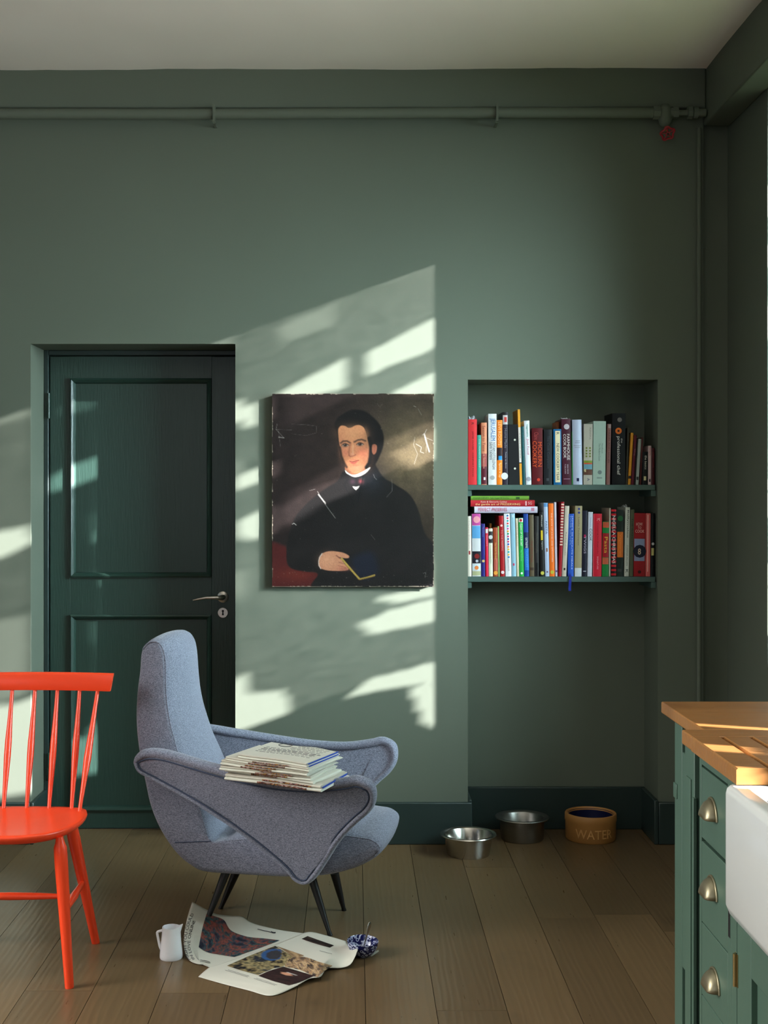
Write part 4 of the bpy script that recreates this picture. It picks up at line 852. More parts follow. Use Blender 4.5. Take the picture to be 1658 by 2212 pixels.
for dz_, Ln, Dp, th, s1, s2, ph, blue, lab in specs:
    rr = random.Random(int(dz_*1e4)+5); rot = Matrix.Rotation(R(rr.uniform(-3.5, 3.5)), 3, 'Z'); e1, e2 = rot @ E1, rot @ E2
    c0 = base + n0*dz_ + E1*s1 + E2*s2; o = tag(empty('newspaper', c0), lab, 'newspaper', 'newspapers stacked on the armchair')
    ns_ = 1 if th < .010 else 2; tl = th/ns_; ph0 = rr.uniform(0, 6)
    def sheet_pt(t, y, z, j=0): return c0 - e1*(Ln*(1-t)) + e2*y + n0*(z + .0011*math.sin(t*7+ph0+j) + .0016*(y/Dp)*math.sin(t*9+ph0*2) )
    for j in range(ns_):
        z0 = j*tl; r_ = tl*.52; ins = rr.uniform(0, .012) if j else 0
        y1 = Dp - rr.uniform(0, .03); nn = 17; rows = []
        for i in range(nn):
            t = i/(nn-1); tt = t if i not in (0, nn-1) else t + rr.uniform(-.006, .006)
            rag = rr.uniform(-.003, .003)
            prof = [(y1+rag, z0+.0004)] + [(ins + r_*1.5*(1-math.sin(a)), z0 + r_ - r_*math.cos(a)*.96) for a in np.linspace(0, math.pi, 8)] + [(Dp*.5, z0+2*r_*.97), (y1+rag, z0+2*r_*.9)]
            rows.append([sheet_pt(tt*(1-.01*j), y, z, 0) for y, z in prof])
        b = MB().grid(rows); m_ = len(prof)
        b.add(rows[0], [tuple(range(m_))]); b.add(rows[-1], [tuple(range(m_))])
        b.build('folded_sheet', M['paper'] if j != 1 else M['paper2'], o, smooth=50, weld=True)
    # loose leaf edge slipping out at the open end
    lo = MB().grid([[sheet_pt(t, y, th*.5) - n0*.004*max(0, t-.97)/.05 for t in (.80, .90, 1.0, 1.0+rr.uniform(.01, .035)*(y/Dp))] for y in np.linspace(.02, Dp*.97, 8)])
    lo.build('loose_leaf', M['paper2'], o, smooth=180, solid=.0006)
    if ph:
        a0, a1 = ph; rows = []; uv = []
        for i in range(40):
            t = a0 + (a1-a0)*i/39; row = []
            for k in range(7):
                al = math.pi*(.15 + .62*k/6); r_ = tl*.52; z0 = (ns_-1)*tl*.0
                row.append(sheet_pt(t, r_*1.5*(1-math.sin(al)) - .0007, r_ - r_*math.cos(al)) if k < 7 else None); uv.append((t*9, k*.1+dz_*9))
            rows.append(row)
        p_ = MB().grid(rows).build('printed_picture', M['photo'], o, recalc=False); set_vcol(p_, photo_cols(uv, dz_*100+2, PAL))
        rows = []; uv = []
        for i in range(40):
            t = a0 + .05 + (a1-a0)*i/39; row = []
            for k in range(5):
                al = math.pi*(.25 + .5*k/4); r_ = tl*.52; z0 = (ns_-1)*tl
                row.append(sheet_pt(min(t, .98), r_*1.5*(1-math.sin(al)) - .0007, z0 + r_ - r_*math.cos(al))); uv.append((t*7+3, k*.1+dz_*9+4))
            rows.append(row)
        p_ = MB().grid(rows).build('printed_picture', M['photo'], o, recalc=False); set_vcol(p_, photo_cols(uv, dz_*100+7, PAL))
    if blue:
        for f0, f1, q in (((.55, .92, .0), (.05, .36, .002)) if dz_ > .06 else ((.5, .85, .0),)):
            MB().prism([c0 + e1*(.003+q) + e2*y + n0*(th*f) for y, f in ((.012, f0), (Dp*.9, f0), (Dp*.93, f1), (.004, f1))], e1*.0006).build('blue_edge', M['blueink'], o)
    if dz_ > .06:
        r = random.Random(8); b = MB()
        for i in range(9):
            y = Dp*(.30 + .075*i); t = .10
            while t < .90:
                ww = r.uniform(.006, .02); hh = .0024 if i in (2, 3) else .0009
                if not (i > 4 and t < .4): b.obox(sheet_pt(t+ww/2/Ln, y, th + .0012), e1*ww/2, e2*hh, n0*.0003)
                t += (ww + .005)/Ln
        tag(b.build('print_lines', M['ink2'], o), kind='stuff')
        cc = sheet_pt(.26, Dp*.84, th + .0016)
        MB().tube([cc + e1*.022*math.cos(a) + e2*.022*math.sin(a) for a in np.linspace(0, 6.1, 24)], .001, 4).build('printed_ring', M['ink'], o)

# ---------------------------------------------------------------- open newspaper on the floor
def to3(p): return FL(p[0], p[1], (p[2] if len(p) > 2 else .002) + .0012)
def spline_eval(pts, n): 
    q = catmull(pts, 8, closed=False); L_ = [0]
    for a, c_ in zip(q[:-1], q[1:]): L_.append(L_[-1] + (c_-a).length)
    out = []
    for i in range(n):
        t = L_[-1]*i/(n-1); j = max(0, min(len(q)-2, int(np.searchsorted(L_, t))-1)); s = (t-L_[j])/max(1e-9, L_[j+1]-L_[j]); out.append(q[j].lerp(q[j+1], min(1, s)))
    return out
def coons(top, bot, left, right, nu, nv):
    T_, B__, L__, R__ = spline_eval(top, nu), spline_eval(bot, nu), spline_eval(left, nv), spline_eval(right, nv); rows = []
    for j in range(nv):
        v = j/(nv-1); row = []
        for i in range(nu):
            u = i/(nu-1)
            row.append(T_[i]*(1-v) + B__[i]*v + L__[j]*(1-u) + R__[j]*u - (T_[0]*(1-u)*(1-v) + T_[-1]*u*(1-v) + B__[0]*(1-u)*v + B__[-1]*u*v))
        rows.append(row)
    return rows
news = tag(empty('newspaper', FL(560, 2070)), 'open newspaper with art pictures spread and curling on the floor', 'newspaper')
t3 = lambda ps: [to3(p) for p in ps]
U_rows = coons(t3([(415,1948,.082),(440,1962,.058),(466,1974,.04),(496,1978,.034),(523,1980,.030),(545,1994,.02),(600,2008,.012),(662,2017,.010)]),
               t3([(428,2083,.001),(445,2084,.004),(458,2090,.004),(505,2076,.004),(560,2057,.004),(630,2034,.006)]),
               t3([(415,1948,.082),(405,1980,.06),(398,2015,.036),(397,2042,.02),(402,2064,.008),(412,2077,.002),(428,2083,.001)]),
               t3([(662,2017,.010),(650,2024,.008),(630,2034,.006)]), 48, 36)
L_rows = coons(t3([(450,2091,.004),(490,2078,.007),(540,2060,.007),(600,2038,.008),(640,2022,.012),(668,2013,.014),(705,2021,.012),(746,2033,.010)]),
               t3([(428,2110,.001),(480,2125,.001),(535,2139,.001),(585,2151,.001),(632,2134,.004),(668,2114,.012),(692,2110,.014),(706,2092,.012),(735,2091,.004),(756,2084,.012),(766,2068,.026)]),
               t3([(450,2091,.004),(440,2099,.002),(428,2110,.001)]),
               t3([(746,2033,.010),(752,2042,.014),(771,2050,.038),(770,2058,.034),(766,2068,.026)]), 64, 40)
sheets = []
for rows, nm in ((U_rows, 'page'), (L_rows, 'page')):
    o = MB().grid(rows).build(nm, M['paper'], news, smooth=180, solid=.0006); sheets.append((o, rows))
# a few further pages beneath, slightly smaller
MB().grid([[p + Vector((.004, .006, -.0018)) for p in r__[2:-3]] for r__ in U_rows[1:-2]]).build('page', M['paper2'], news, smooth=180, solid=.0005)
samp = []
for o, rows in sheets:
    a = np.array([[tuple(p) for p in r__] for r__ in rows]).reshape(-1, 3); samp.append((a, CX + a[:, 0]*FPX/a[:, 1], CY - (a[:, 2]-CAMZ)*FPX/a[:, 1], o))
def drape(u, v, k):
    a, pu, pv, o = samp[k]; d2 = (pu-u)**2 + (pv-v)**2; ix = np.argpartition(d2, 6)[:6]; w_ = 1/(d2[ix]+.3); y = float((a[ix, 1]*w_).sum()/w_.sum())
    return P(u, v, y - .0035)
def picture(k, top, bot, left, right, pal, seed, nu=40, nv=26, sc=1.0, painter=None):
    r3 = lambda ps: [Vector((p[0], p[1], 0)) for p in ps]
    g_ = coons(r3(top), r3(bot), r3(left), r3(right), nu, nv)
    o = MB().grid([[drape(p.x, p.y, k) for p in row] for row in g_]).build('printed_picture', M['photo'], sheets[k][0], smooth=180, recalc=False)
    uv = [(i/nu*sc*1.5, j/nv*sc) for j in range(nv) for i in range(nu)]; cols_ = photo_cols(uv, seed, pal)
    if painter:
        for n_2, (a, c_) in enumerate([(i/(nu-1), j/(nv-1)) for j in range(nv) for i in range(nu)]): cols_[n_2] = painter(a, c_, cols_[n_2])
    set_vcol(o, cols_)
picture(0, [(446,1974),(466,1980),(484,1988),(499,2010),(533,2023),(570,2027),(604,2031)], [(429,2046),(449,2057),(475,2062),(506,2067)], [(446,1974),(437,2005),(429,2046)], [(604,2031),(560,2048),(506,2067)],
        [(28,34,50),(60,50,66),(52,84,92),(120,60,60),(150,84,70),(70,58,56),(60,100,104),(36,40,56)], 3.1, 60, 40, 1.3)
picture(1, [(490,2086),(540,2064),(594,2043)], [(557,2106),(590,2092),(613,2086),(632,2066)], [(490,2086),(520,2096),(557,2106)], [(594,2043),(612,2054),(632,2066)],
        [(30,30,34),(120,104,70),(180,162,116),(70,70,60),(150,136,96),(40,44,54)], 7.7, 40, 26, 1.2, lambda a, c_, c0: [*lin(40+20*a, 90, 140)[:3], 1] if ((a-.78)/.2)**2+((c_-.35)/.3)**2 < 1 and ((a-.80)/.15)**2+((c_-.40)/.22)**2 > 1 else ([*lin(60,58,64)[:3], 1] if ((a-.78)/.2)**2+((c_-.35)/.3)**2 < 1 else c0))
picture(1, [(596,2043),(625,2053),(657,2064)], [(633,2068),(642,2067),(650,2066)], [(596,2043),(614,2054),(633,2068)], [(657,2064),(654,2065),(650,2066)], [(120,96,74),(160,132,100),(190,160,120)], 5.5, 16, 10)
picture(1, [(622,2068),(657,2067),(690,2078),(718,2086)], [(615,2088),(650,2096),(676,2108),(686,2111)], [(622,2068),(616,2078),(615,2088)], [(718,2086),(700,2098),(686,2111)],
        [(60,52,52),(150,120,88),(212,180,136),(120,100,92),(190,150,104),(96,80,70)], 9.1, 30, 20, 1.0)
picture(1, [(558,2108),(582,2097),(612,2088)], [(624,2128),(650,2120),(678,2108)], [(558,2108),(590,2119),(624,2128)], [(612,2088),(646,2098),(678,2108)],
        [(30,20,20),(58,36,34),(46,28,28),(40,24,24)], 2.2, 30, 20, .8, lambda a, c_, c0: [*lin(206,150,120)[:3], 1] if ((a-.62)/.09)**2+((c_-.42)/.16)**2 < 1 else ([*lin(200,196,190)[:3], 1] if ((a-.72)/.03)**2+((c_-.5)/.14)**2 < 1 else c0))
picture(1, [(651,2028),(664,2022)], [(712,2047),(721,2042)], [(651,2028),(680,2038),(712,2047)], [(664,2022),(692,2032),(721,2042)], [(20,18,18),(50,36,32),(30,24,24),(80,60,50)], 4.4, 14, 24)
def along(s, path, k, hgt, m_, name='headline'):   # letters run along a pixel path on a page
    cu = bpy.data.curves.new('t', 'FONT'); cu.body = s; cu.resolution_u = 2; to = bpy.data.objects.new('t', cu); me = bpy.data.meshes.new_from_object(to); bpy.data.objects.remove(to); bpy.data.curves.remove(cu)
    x1 = max(v.co.x for v in me.vertices); y1 = max(v.co.y for v in me.vertices); q = spline_eval([Vector((a, c_, 0)) for a, c_ in path], 60); vs = []
    for v in me.vertices:
        t = max(0, min(58.99, v.co.x/x1*59)); i = int(t); p = q[i].lerp(q[i+1], t-i); d_ = (q[i+1]-q[i]).normalized(); n_3 = Vector((d_.y, -d_.x, 0))*(v.co.y/y1*hgt)
        vs.append(drape(p.x+n_3.x, p.y+n_3.y*.5, k))
    fs = [tuple(p.vertices) for p in me.polygons]; bpy.data.meshes.remove(me)
    MB().add(vs, fs).build(name, m_, sheets[k][0], recalc=False)
along('MIGHT YOU COULD', [(412,2073),(406,2062),(403,2045),(404,2022),(411,1992),(419,1974)], 0, 7, M['ink'])
along('IN LOVE ONLINE', [(421,2072),(415,2062),(411,2045),(412,2025),(417,2003),(423,1989)], 0, 6.5, M['ink'])
def rule(path, k, w_, m_=None, parts=1):
    q = spline_eval([Vector((a, c_, 0)) for a, c_ in path], 24)
    MB().grid([[drape(p.x, p.y, k), drape(p.x, p.y+w_, k)] for p in q]).build('print_line', m_ or M['greyink'], sheets[k][0], recalc=False)
for i in range(5): rule([(427-i*0+4*i*.2,2072+.8*i),(421+i*1.6,2062),(418+i*2,2045),(420+i*2,2020)], 0, 1.0)
for i in range(2): rule([(432,2073+3*i),(445,2075+3*i),(454,2078+2*i)], 0, .9, M['ink'])
rule([(556,2006),(572,2010),(586,2013)], 0, 1.3, M['ink']); rule([(585,2011),(590,2013),(595,2013)], 0, 3, M['ink'])
for p_ in ([(486,2095),(510,2102),(535,2110)],[(492,2094),(515,2101),(538,2108)],[(548,2113),(570,2120),(594,2128)],[(553,2112),(575,2119),(598,2127)],[(690,2053),(705,2057),(717,2060)]): rule(p_, 1, 1.0)
crp = [to3((560,2068,.0)), ]
sc_ = tag(MB().grid([[FL(796,2062,.001), FL(802,2066,.001)], [FL(817,2052,.008), FL(818,2055,.010)]]).build('paper_corner', M['paper'], solid=.0006, recalc=False), 'small white paper corner poking out under the blue bowl', 'paper')

# ---------------------------------------------------------------- jug, blue bowl, spoon
jc = FL(369.5, 2069); jg = tag(empty('milk_jug', jc), 'small plain white jug standing on the floor beside the open newspaper', 'jug')
b = MB(); pr = [(.001,.0),(.0335,.0),(.0352,.003),(.0352,.012),(.0335,.03),(.0305,.055),(.0282,.08),(.0275,.096),(.0262,.0965),(.0255,.09),(.0270,.06),(.0315,.012),(.030,.005),(.001,.004)]
seg = 40; vs = []
for r_, z in pr:
    for k in range(seg):
        a = 2*math.pi*k/seg; sp_ = max(0, math.cos(a))**10*max(0, (z-.075)/.0215)**1.3; rr = r_ + .0105*sp_
        vs.append(jc + Vector((rr*math.cos(a-.15), rr*math.sin(a-.15), z + .010*sp_ + .0025*max(0,(z-.08)/.016)*(1-math.cos(a))*.0)))
b.add(vs, [(i*seg+k, i*seg+(k+1) % seg, (i+1)*seg+(k+1) % seg, (i+1)*seg+k) for i in range(len(pr)-1) for k in range(seg)])
b.build('jug_body', M['porcelain'], jg, smooth=60)
hp = [(-.0265,.084),(-.034,.0815),(-.0415,.079),(-.0435,.0755),(-.0425,.068),(-.039,.050),(-.036,.036),(-.033,.028),(-.031,.0235)]
MB().tube(catmull([jc + Vector((x, .004, z)) for x, z in hp], 3, closed=False), .0034, 10, flat=1.2).build('handle', M['porcelain'], jg, smooth=60)
bc = FL(782, 2064, 0); BR = .049
bo = tag(empty('patterned_bowl', bc, (R(3), R(2), 0)), 'small deep blue bowl with white floral pattern beside the newspaper', 'bowl')
def calico():
    m = bpy.data.materials.new('blue_calico_glaze'); m.use_nodes = True; nt = m.node_tree; b = nt.nodes['Principled BSDF']; N = nt.nodes.new; L = nt.links.new
    tc = N('ShaderNodeTexCoord'); vo = N('ShaderNodeTexVoronoi'); vo.inputs['Scale'].default_value = 75; L(tc.outputs['Object'], vo.inputs[0])
    cr = N('ShaderNodeValToRGB'); e = cr.color_ramp.elements; e[0].position = 0; e[0].color = (0,0,0,1); e[1].position = .22; e[1].color = (0,0,0,1)
    for p_, c_ in ((.26, 1), (.36, 1), (.40, 0)): x = e.new(p_); x.color = (c_,)*3 + (1,)
    L(vo.outputs['Distance'], cr.inputs[0])
    wv = N('ShaderNodeTexNoise'); wv.inputs['Scale'].default_value = 120; wv.inputs['Detail'].default_value = 0; L(tc.outputs['Object'], wv.inputs[0])
    c2 = N('ShaderNodeValToRGB'); e = c2.color_ramp.elements; e[0].position = .57; e[0].color = (0,0,0,1); e[1].position = .62; e[1].color = (.8,.8,.8,1); L(wv.outputs[0], c2.inputs[0])
    mxx = N('ShaderNodeMath'); mxx.operation = 'MAXIMUM'; L(cr.outputs[0], mxx.inputs[0]); L(c2.outputs[0], mxx.inputs[1])
    mx = N('ShaderNodeMix'); mx.data_type = 'RGBA'; mx.inputs[6].default_value = lin(14, 20, 74); mx.inputs[7].default_value = lin(190, 196, 222); L(mxx.outputs[0], mx.inputs[0]); L(mx.outputs[2], b.inputs['Base Color']); b.inputs['Roughness'].default_value = .16
    return m
M['calico'] = calico()
mw = wm(bo)
bb = MB().lathe((0,0,0), [(.001,.0015),(.020,.0015),(.022,.0),(.024,.002),(.033,.009),(.042,.021),(.0475,.036),(.049,.047),(.0478,.0478),(.0462,.046),(.0445,.036),(.039,.022),(.030,.011),(.018,.006),(.001,.005)], 44)
bb.v = [mw @ v for v in bb.v]; bb.build('bowl_body', M['calico'], bo, smooth=60)
sp0 = bc + Vector((.0, -.006, .012)); sp1 = P(799, 1991, bc.y+.012); dd = (sp1-sp0)
spn = tag(empty('spoon', sp0), 'metal spoon standing in the blue patterned bowl', 'spoon')
sdv = dd.normalized(); sxx, syy = frame(sdv)
MB().tube([sp0 + dd*t + Vector((0,0,-.003*math.sin(3*t))) for t in (.0,.12,.25,.5,.72,.86,.95,1.0)], [.003,.0026,.0024,.003,.0045,.006,.0055,.0025], 10, flat=.35, up=(.5,-1,.3)).build('spoon_handle', M['steel'], spn, smooth=70)
MB().lathe(sp0 - dd.normalized()*.016, [(.001,0),(.008,.003),(.012,.011),(.011,.02),(.005,.027),(.001,.029)], 16, sdv, sy=.35).build('spoon_bowl', M['steel'], spn, smooth=70)

# ---------------------------------------------------------------- dog bowls
def vessel(name, c, prof, m_, lab, rot=0):
    o = tag(empty(name, c), lab, 'bowl'); x = MB().lathe(c, prof, 64).build('bowl_body', m_, o, smooth=50); return o
c1 = FL(1011, 1845); c1.z = .0
vessel('pet_bowl', c1, [(.001,.004),(.078,.004),(.083,.0),(.085,.004),(.097,.076),(.109,.0795),(.1115,.0775),(.1125,.080),(.110,.0835),(.098,.083),(.094,.078),(.078,.012),(.001,.009)], M['steel'], 'shiny stainless steel pet bowl with flared rim, nearest of the three on the floor')
c2 = FL(1127, 1812); c2.z = 0
vessel('pet_bowl', c2, [(.001,.004),(.080,.004),(.084,.0),(.087,.004),(.093,.086),(.109,.091),(.1115,.089),(.1125,.092),(.110,.095),(.094,.094),(.088,.088),(.078,.012),(.001,.009)], M['steel2'], 'dull dark steel pet bowl in the niche, between the shiny and the tan ones')
c3 = FL(1275, 1811); c3.z = 0
wb = vessel('water_bowl', c3, [(.001,.004),(.095,.004),(.099,.0),(.104,.006),(.1045,.074),(.107,.080),(.1065,.104),(.104,.109),(.099,.110),(.095,.106),(.092,.098)], M['stoneware'], 'round tan stoneware bowl with navy inside reading WATER, in the niche')
MB().lathe(c3, [(.0935,.104),(.0925,.09),(.090,.02),(.084,.012),(.001,.012)], 64).build('glazed_inside', M['blueglaze'], wb, smooth=50)
cu = bpy.data.curves.new('t', 'FONT'); cu.body = 'WATER'; cu.resolution_u = 2; to = bpy.data.objects.new('t', cu); me = bpy.data.meshes.new_from_object(to); bpy.data.objects.remove(to)
x1 = max(v.co.x for v in me.vertices); y1 = max(v.co.y for v in me.vertices); vs = []
for v in me.vertices:
    a = -math.pi/2 + (v.co.x/x1-.5)*1.55 - .02; z = .022 + v.co.y/y1*.036; vs.append(c3 + Vector((.1052*math.cos(a), .1052*math.sin(a), z)))
n = len(vs); MB().add(vs, [tuple(p.vertices) for p in me.polygons]).build('raised_lettering', mat('stoneware_relief', (204, 152, 92), .42, var=.1), wb, recalc=False, solid=.0016)

# ---------------------------------------------------------------- orange-red spindle chair
CHX = -1.04; rc = tag(empty('spindle_chair', (CHX, 3.92, 0)), 'bright orange-red wooden spindle-back chair with turned legs in front of the door', 'chair')
def CP(u, v, Y): return P(u, v, Y)
sz = .452
seat_y0, seat_y1 = 3.70, 4.07
out = []
xr = (190-CX)*3.97/FPX - CHX   # half width at the back corners
half = [(0.0, 3.700), (.06, 3.702), (.11, 3.715), (.150, 3.745), (.182, 3.80), (.200, 3.87), (.203, 3.94), (.197, 4.00), (.178, 4.045), (.13, 4.062), (.06, 4.070), (0.0, 4.071)]
half = [(x*1.10, y) for x, y in half]
ring = [(x, y) for x, y in half] + [(-x, y) for x, y in half[-2:0:-1]]
ring = [(p.x, p.y) for p in catmull([(x, y, 0) for x, y in ring], 4)]
n = len(ring); cx_, cy_ = 0, 3.89; b = MB(); vs = []; levels = [(.80, -.030), (.93, -.026), (.985, -.016), (1.0, -.008), (.995, -.002), (.975, .0), (.90, -.001), (.6, -.006), (.3, -.009)]
for s_, dz_ in levels: vs += [Vector((CHX + x*s_, cy_ + (y-cy_)*s_, sz + dz_)) for x, y in ring]
fs = [(i*n+k, i*n+(k+1) % n, (i+1)*n+(k+1) % n, (i+1)*n+k) for i in range(len(levels)-1) for k in range(n)] + [tuple(range(n))[::-1], tuple(range((len(levels)-1)*n, len(levels)*n))]
b.add(vs, fs).build('seat', M['red'], rc, smooth=60)
rt, rb_ = .852, .797
def rail_pt(x, z): return Vector((CHX + x, 4.185 + .02 - .028*(abs(x)/.25)**2 + (z-.8)*.12, z))
rows = []; b = MB(); hw = .2545; pr2 = [(-.009, 0), (-.011, .006), (-.011, .049), (-.008, .0555), (0, .057), (.008, .0555), (.011, .049), (.011, .006), (.009, 0)]
for i in range(25):
    x = -hw + 2*hw*i/24; sc2 = 1 - .0*abs(x)
    rows.append([rail_pt(x + (.010*h/.057)*(1 if x > 0 else -1)*(abs(x)/hw)**6, rb_ + h) + Vector((0, dy, 0)) for dy, h in pr2])
b.grid([r__ + [r__[0]] for r__ in rows]); b.add(rows[0], [tuple(range(9))]); b.add(rows[-1], [tuple(range(9))])
b.build('crest_rail', M['red'], rc, smooth=50, weld=True)
for i in range(7):
    k = i-3; xt = k*.0735+.005; xb = k*.0710+.016 if abs(k) < 3 else (k/3)*.190; yb = 4.052 if abs(k) < 3 else 4.022
    if abs(k) == 3: xt = (k/3)*.2125
    p0 = Vector((CHX+xb, yb - (.004*abs(k)), sz-.004)); p1 = rail_pt(xt, rb_+.004)
    MB().tube([p0.lerp(p1, t) for t in (0,.08,.25,.42,.55,.7,.85,1)], [.0058,.0062,.0082,.0105 if abs(k) < 3 else .0118,.0105,.0082,.0065,.0062], 14).build('spindle', M['red'], rc, smooth=60)
legs = {}
for sx_ in (1, -1):
    for nm, (fu, fv), (ty, tx) in (('front', (150, 2134), (3.775, .182)), ('rear', (207, 2037), (4.0, .162))):
        ft = FL(fu, fv); ft.x = CHX + sx_*(ft.x-CHX); tp = Vector((CHX + sx_*tx, ty, sz-.020))
        prof_t = [0, .01, .3, .6, .84, .93, .965, 1.0]; prof_r = [.0125, .0130, .0150, .0178, .0195, .0188, .0135, .0105]
        MB().tube([ft.lerp(tp, t) for t in prof_t], prof_r, 18).build('leg', M['red'], rc, smooth=60); legs[(sx_, nm)] = (ft, tp)
mids = []
for sx_ in (1, -1):
    a0 = legs[(sx_, 'front')][0].lerp(legs[(sx_, 'front')][1], .50); a1 = legs[(sx_, 'rear')][0].lerp(legs[(sx_, 'rear')][1], .50)
    MB().tube([a0.lerp(a1, t) for t in (0,.15,.5,.85,1)], [.0065,.0085,.0125,.0085,.0065], 14).build('stretcher', M['red'], rc, smooth=60); mids.append(a0.lerp(a1, .5))
MB().tube([mids[0].lerp(mids[1], t) for t in (0,.12,.3,.5,.7,.88,1)], [.006,.0075,.0105,.0118,.0105,.0075,.006], 14).build('stretcher', M['red'], rc, smooth=60)
# ---------------------------------------------------------------- kitchen run along the right wall
WT = .920
# corner cabinet (furthest)
cc = tag(empty('base_cabinet', (1.1, 3.0, 0)), 'green end cabinet furthest along the run, under the far worktop', 'cabinet')
MB().box(.845, XR-.02, 2.93, 3.12, .10, .890).build('carcass', M['cab'], cc)
MB().box(.775, .790, 3.070, 3.138, .02, .890).box(.776, .790, 2.93, 3.070, .309, .818).box(.79, XR-.02, 3.12, 3.138, .02, .89).build('end_panel', M['cab'], cc, bevel=.002)
MB().box(.82, XR-.02, 2.93, 3.12, 0, .10).build('plinth', M['cab'], cc)
MB().box(.7715, .776, 3.11, 3.1395, .696, .732).build('side_rail', M['cab'], cc, bevel=.002)
# square leg between the units
lg = tag(empty('corner_post', (.755, 2.87, 0)), 'square green post between the end cabinet and the drawer cabinet', 'post')
MB().box(.742, .790, 2.832, 2.912, 0, .889).build('shaft', M['cab'], lg, bevel=.002)
MB().box(.7385, .7425, 2.852, 2.893, .09, .80).build('bead', M['cab'], lg, bevel=.001)
MB().box(.738, .746, 2.824, 2.834, .0, .765).build('edge_strip', M['cab'], lg, bevel=.001)
# drawer cabinet
dc = tag(empty('drawer_cabinet', (1.0, 2.65, 0)), 'green drawer cabinet with three visible pewter cup handles left of the sink', 'cabinet')
FXP = .740; dY0, dY1 = 2.545, 2.782
MB().box(FXP+.020, XR-.02, dY0, dY1, .08, .890).build('carcass', M['cab'], dc)
MB().box(FXP, FXP+.020, dY0, dY0+.026, .06, .890).build('stile', M['cab'], dc, bevel=.001)
MB().box(FXP, FXP+.020, dY1-.016, dY1, .06, .890).build('stile', M['cab'], dc, bevel=.001)
MB().box(FXP+.03, XR-.02, dY0, dY1, 0, .08).build('plinth', M['cab'], dc)
dz = [(.854, .890, 0), (.696, .846, 1), (.517, .688, 1), (.362, .515, 1), (.10, .3605, 1)]
MB().box(FXP, FXP+.020, dY0+.026, dY1-.016, .852, .890).build('rail', M['cab'], dc)
MB().box(FXP, FXP+.020, dY0+.026, dY1-.016, .0600, .098).build('rail', M['cab'], dc)
HY = 2.682
for z0, z1, h in dz[1:]:
    dr = MB().box(FXP+.0005, FXP+.018, dY0+.0275, dY1-.0175, z0, z1).build('drawer', M['cab'], dc, bevel=.0015)
    hz = {.696: .772, .517: .610, .362: .426, .10: .25}[z0]
    c0 = Vector((FXP, HY if z0 > .4 else HY-.018, hz)); rows = []
    a_n, b_n = 13, 9; rw, rh, rp = .037, .037, .022
    for i in range(a_n):      # quarter-dome cup: opening faces down
        th = math.pi*i/(a_n-1); row = []
        for j in range(b_n):
            ph = (math.pi/2)*j/(b_n-1)
            row.append(c0 + Vector((-rp*math.sin(ph)*1.0, -rw*math.cos(th)*(1-.0*ph)*math.cos(ph*.62), -.014 + rh*math.sin(th)*math.cos(ph)**.85)))
        rows.append(row)
    cup = MB().grid(rows).build('cup_handle', M['pewter'], dr, smooth=80, solid=.0022)
    MB().tube([c0 + Vector((-.001, -(rw+.003)*math.cos(t), -.014 + (rh+.003)*math.sin(t))) for t in np.linspace(0, math.pi, 24)], .0028, 8).build('handle_rim', M['pewter'], cup, smooth=60)
# sink cabinet
sk = tag(empty('sink_cabinet', (1.0, 2.1, 0)), 'green cupboard beneath the white sink, with a brass hinge', 'cabinet')
MB().box(FXP+.020, XR-.02, 1.45, dY0-.001, .08, .625).box(FXP+.02, XR-.02, dY0-.012, dY0-.001, .625, .88).build('carcass', M['cab'], sk)
MB().box(FXP+.03, XR-.02, 1.45, dY0-.001, 0, .08).build('plinth', M['cab'], sk)
MB().box(FXP, FXP+.020, 2.512, dY0-.001, .06, .890).build('stile', M['cab'], sk, bevel=.001)
MB().box(FXP-.0006, FXP+.001, 2.553, 2.566, .552, .71).build('shade_strip', M['dark'], dc)  # dark strip laid on the stile in place of shade in a gap
MB().box(FXP, FXP+.020, 1.45, 2.512, .60, .640).build('rail', M['cab'], sk)
def door_cab(y0, y1):
    d_ = empty('door', (FXP, (y0+y1)/2, .08), parent=sk); z0, z1 = .065, .598; w_ = .088
    MB().box(FXP, FXP+.02, y1-w_, y1, z0, z1).box(FXP, FXP+.02, y0, y0+w_, z0, z1).box(FXP, FXP+.02, y0+w_, y1-w_, z0, z0+.08).box(FXP, FXP+.02, y0+w_, y1-w_, z1-.075, z1).build('door_frame', M['cab'], d_, bevel=.0015)
    MB().box(FXP+.012, FXP+.018, y0+w_, y1-w_, z0+.08, z1-.075).build('panel', M['cab'], d_)
door_cab(1.995, 2.508); door_cab(1.47, 1.99)
MB().tube([(FXP-.003, 2.510, .474), (FXP-.003, 2.510, .537)], .0045, 10).box(FXP-.0012, FXP+.001, 2.500, 2.520, .474, .537).build('brass_hinge', M['brass'], sk, smooth=40)
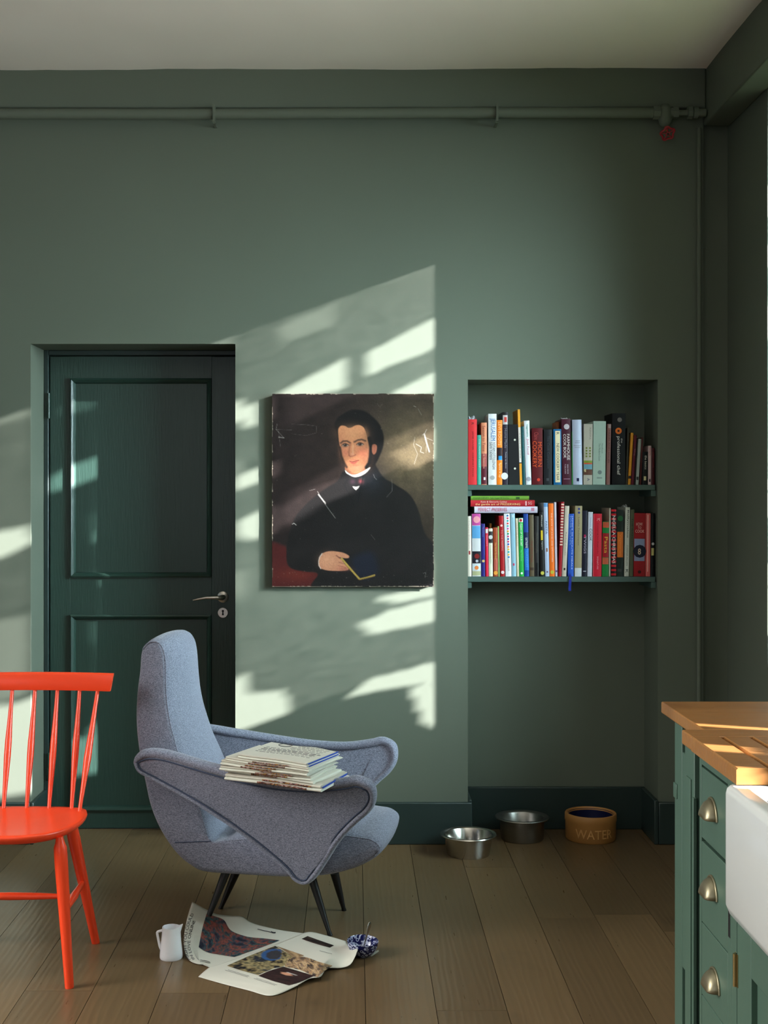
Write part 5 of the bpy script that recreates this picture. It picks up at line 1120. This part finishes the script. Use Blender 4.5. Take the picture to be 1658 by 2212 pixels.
# worktops
w1 = tag(MB().box(.752, XR-.001, 2.795, 3.180, .892, WT).build('worktop', M['worktop'], bevel=.003), 'far oak worktop slab over the end cabinet', 'worktop')
w2 = tag(empty('worktop', (1.1, 2.6, .89)), 'near oak draining board with long grooves beside the sink', 'worktop')
MB().box(.7045, XR-.001, 2.712, 2.792, .890, WT+.0006).build('slab', M['worktop'], w2, bevel=.003)
pf = [(.7045, .890)]; x = .7045; zt_ = WT+.0006; pf.append((.7045, zt_-.003)); pf.append((.7075, zt_))
gxs = [.768, .828, .888, .948, 1.008, 1.068, 1.128]
for g_x in gxs: pf += [(g_x-.006, zt_), (g_x-.004, zt_-.006), (g_x+.004, zt_-.006), (g_x+.006, zt_)]
pf += [(XR-.001, zt_), (XR-.001, .890)]
MB().prism([(x, 2.392, z) for x, z in pf], (0, .3195, 0)).build('grooved_slab', M['worktop'], w2)
rr = .034; q = [(.905 + rr*math.cos(a)*1.0, 2.60 + rr*math.sin(a)*.9, WT+.0009) for a in np.linspace(2.4, 6.6, 22)]
MB().tube(q, .0011, 5, flat=.3).build('scorch_ring', mat('scorch', (84, 52, 28), .6, var=.2), w2)
# Belfast sink
sn = tag(empty('butler_sink', (.95, 2.1, .64)), 'large white ceramic butler sink with rounded front corner', 'sink')
sx0, sx1, sy0, sy1, z0, z1 = .688, 1.16, 1.62, 2.424, .640, .888
def rrect(x0, x1, y0, y1, r_, n=6):
    out = []
    for (cx, cy, a0) in ((x1-r_, y1-r_, 0), (x0+r_, y1-r_, 90), (x0+r_, y0+r_, 180), (x1-r_, y0+r_, 270)):
        for k in range(n+1): a = R(a0 + 90*k/n); out.append((cx + r_*math.cos(a), cy + r_*math.sin(a)))
    return out
lv = [(.028, z0), (.016, z0+.002), (.006, z0+.010), (.0, z0+.026), (0, z1-.016), (.0022, z1-.007), (.007, z1-.0015), (.013, z1)]
iv = [(.030, z1), (.036, z1-.002), (.041, z1-.008), (.043, z1-.02), (.050, z0+.075), (.058, z0+.055), (.075, z0+.046), (.14, z0+.042)]
rings = []
for ins, z in lv: rings.append([(x, y, z) for x, y in rrect(sx0+ins, sx1-ins, sy0+ins, sy1-ins, max(.024-ins*.5, .012))])
for ins, z in iv: rings.append([(x, y, z) for x, y in rrect(sx0+ins, sx1-ins, sy0+ins, sy1-ins, .03)])
n = len(rings[0]); vs = [p for r__ in rings for p in r__]
fs = [(i*n+k, i*n+(k+1) % n, (i+1)*n+(k+1) % n, (i+1)*n+k) for i in range(len(rings)-1) for k in range(n)] + [tuple(range(n)), tuple(range((len(rings)-1)*n, len(rings)*n))]
MB().add(vs, fs).build('sink_body', M['ceramic'], sn, smooth=60)
MB().lathe((.92, 2.05, z0+.0425), [(.001, .002), (.03, .002), (.042, .003), (.043, 0)], 28).build('drain', M['steel'], sn, smooth=50)
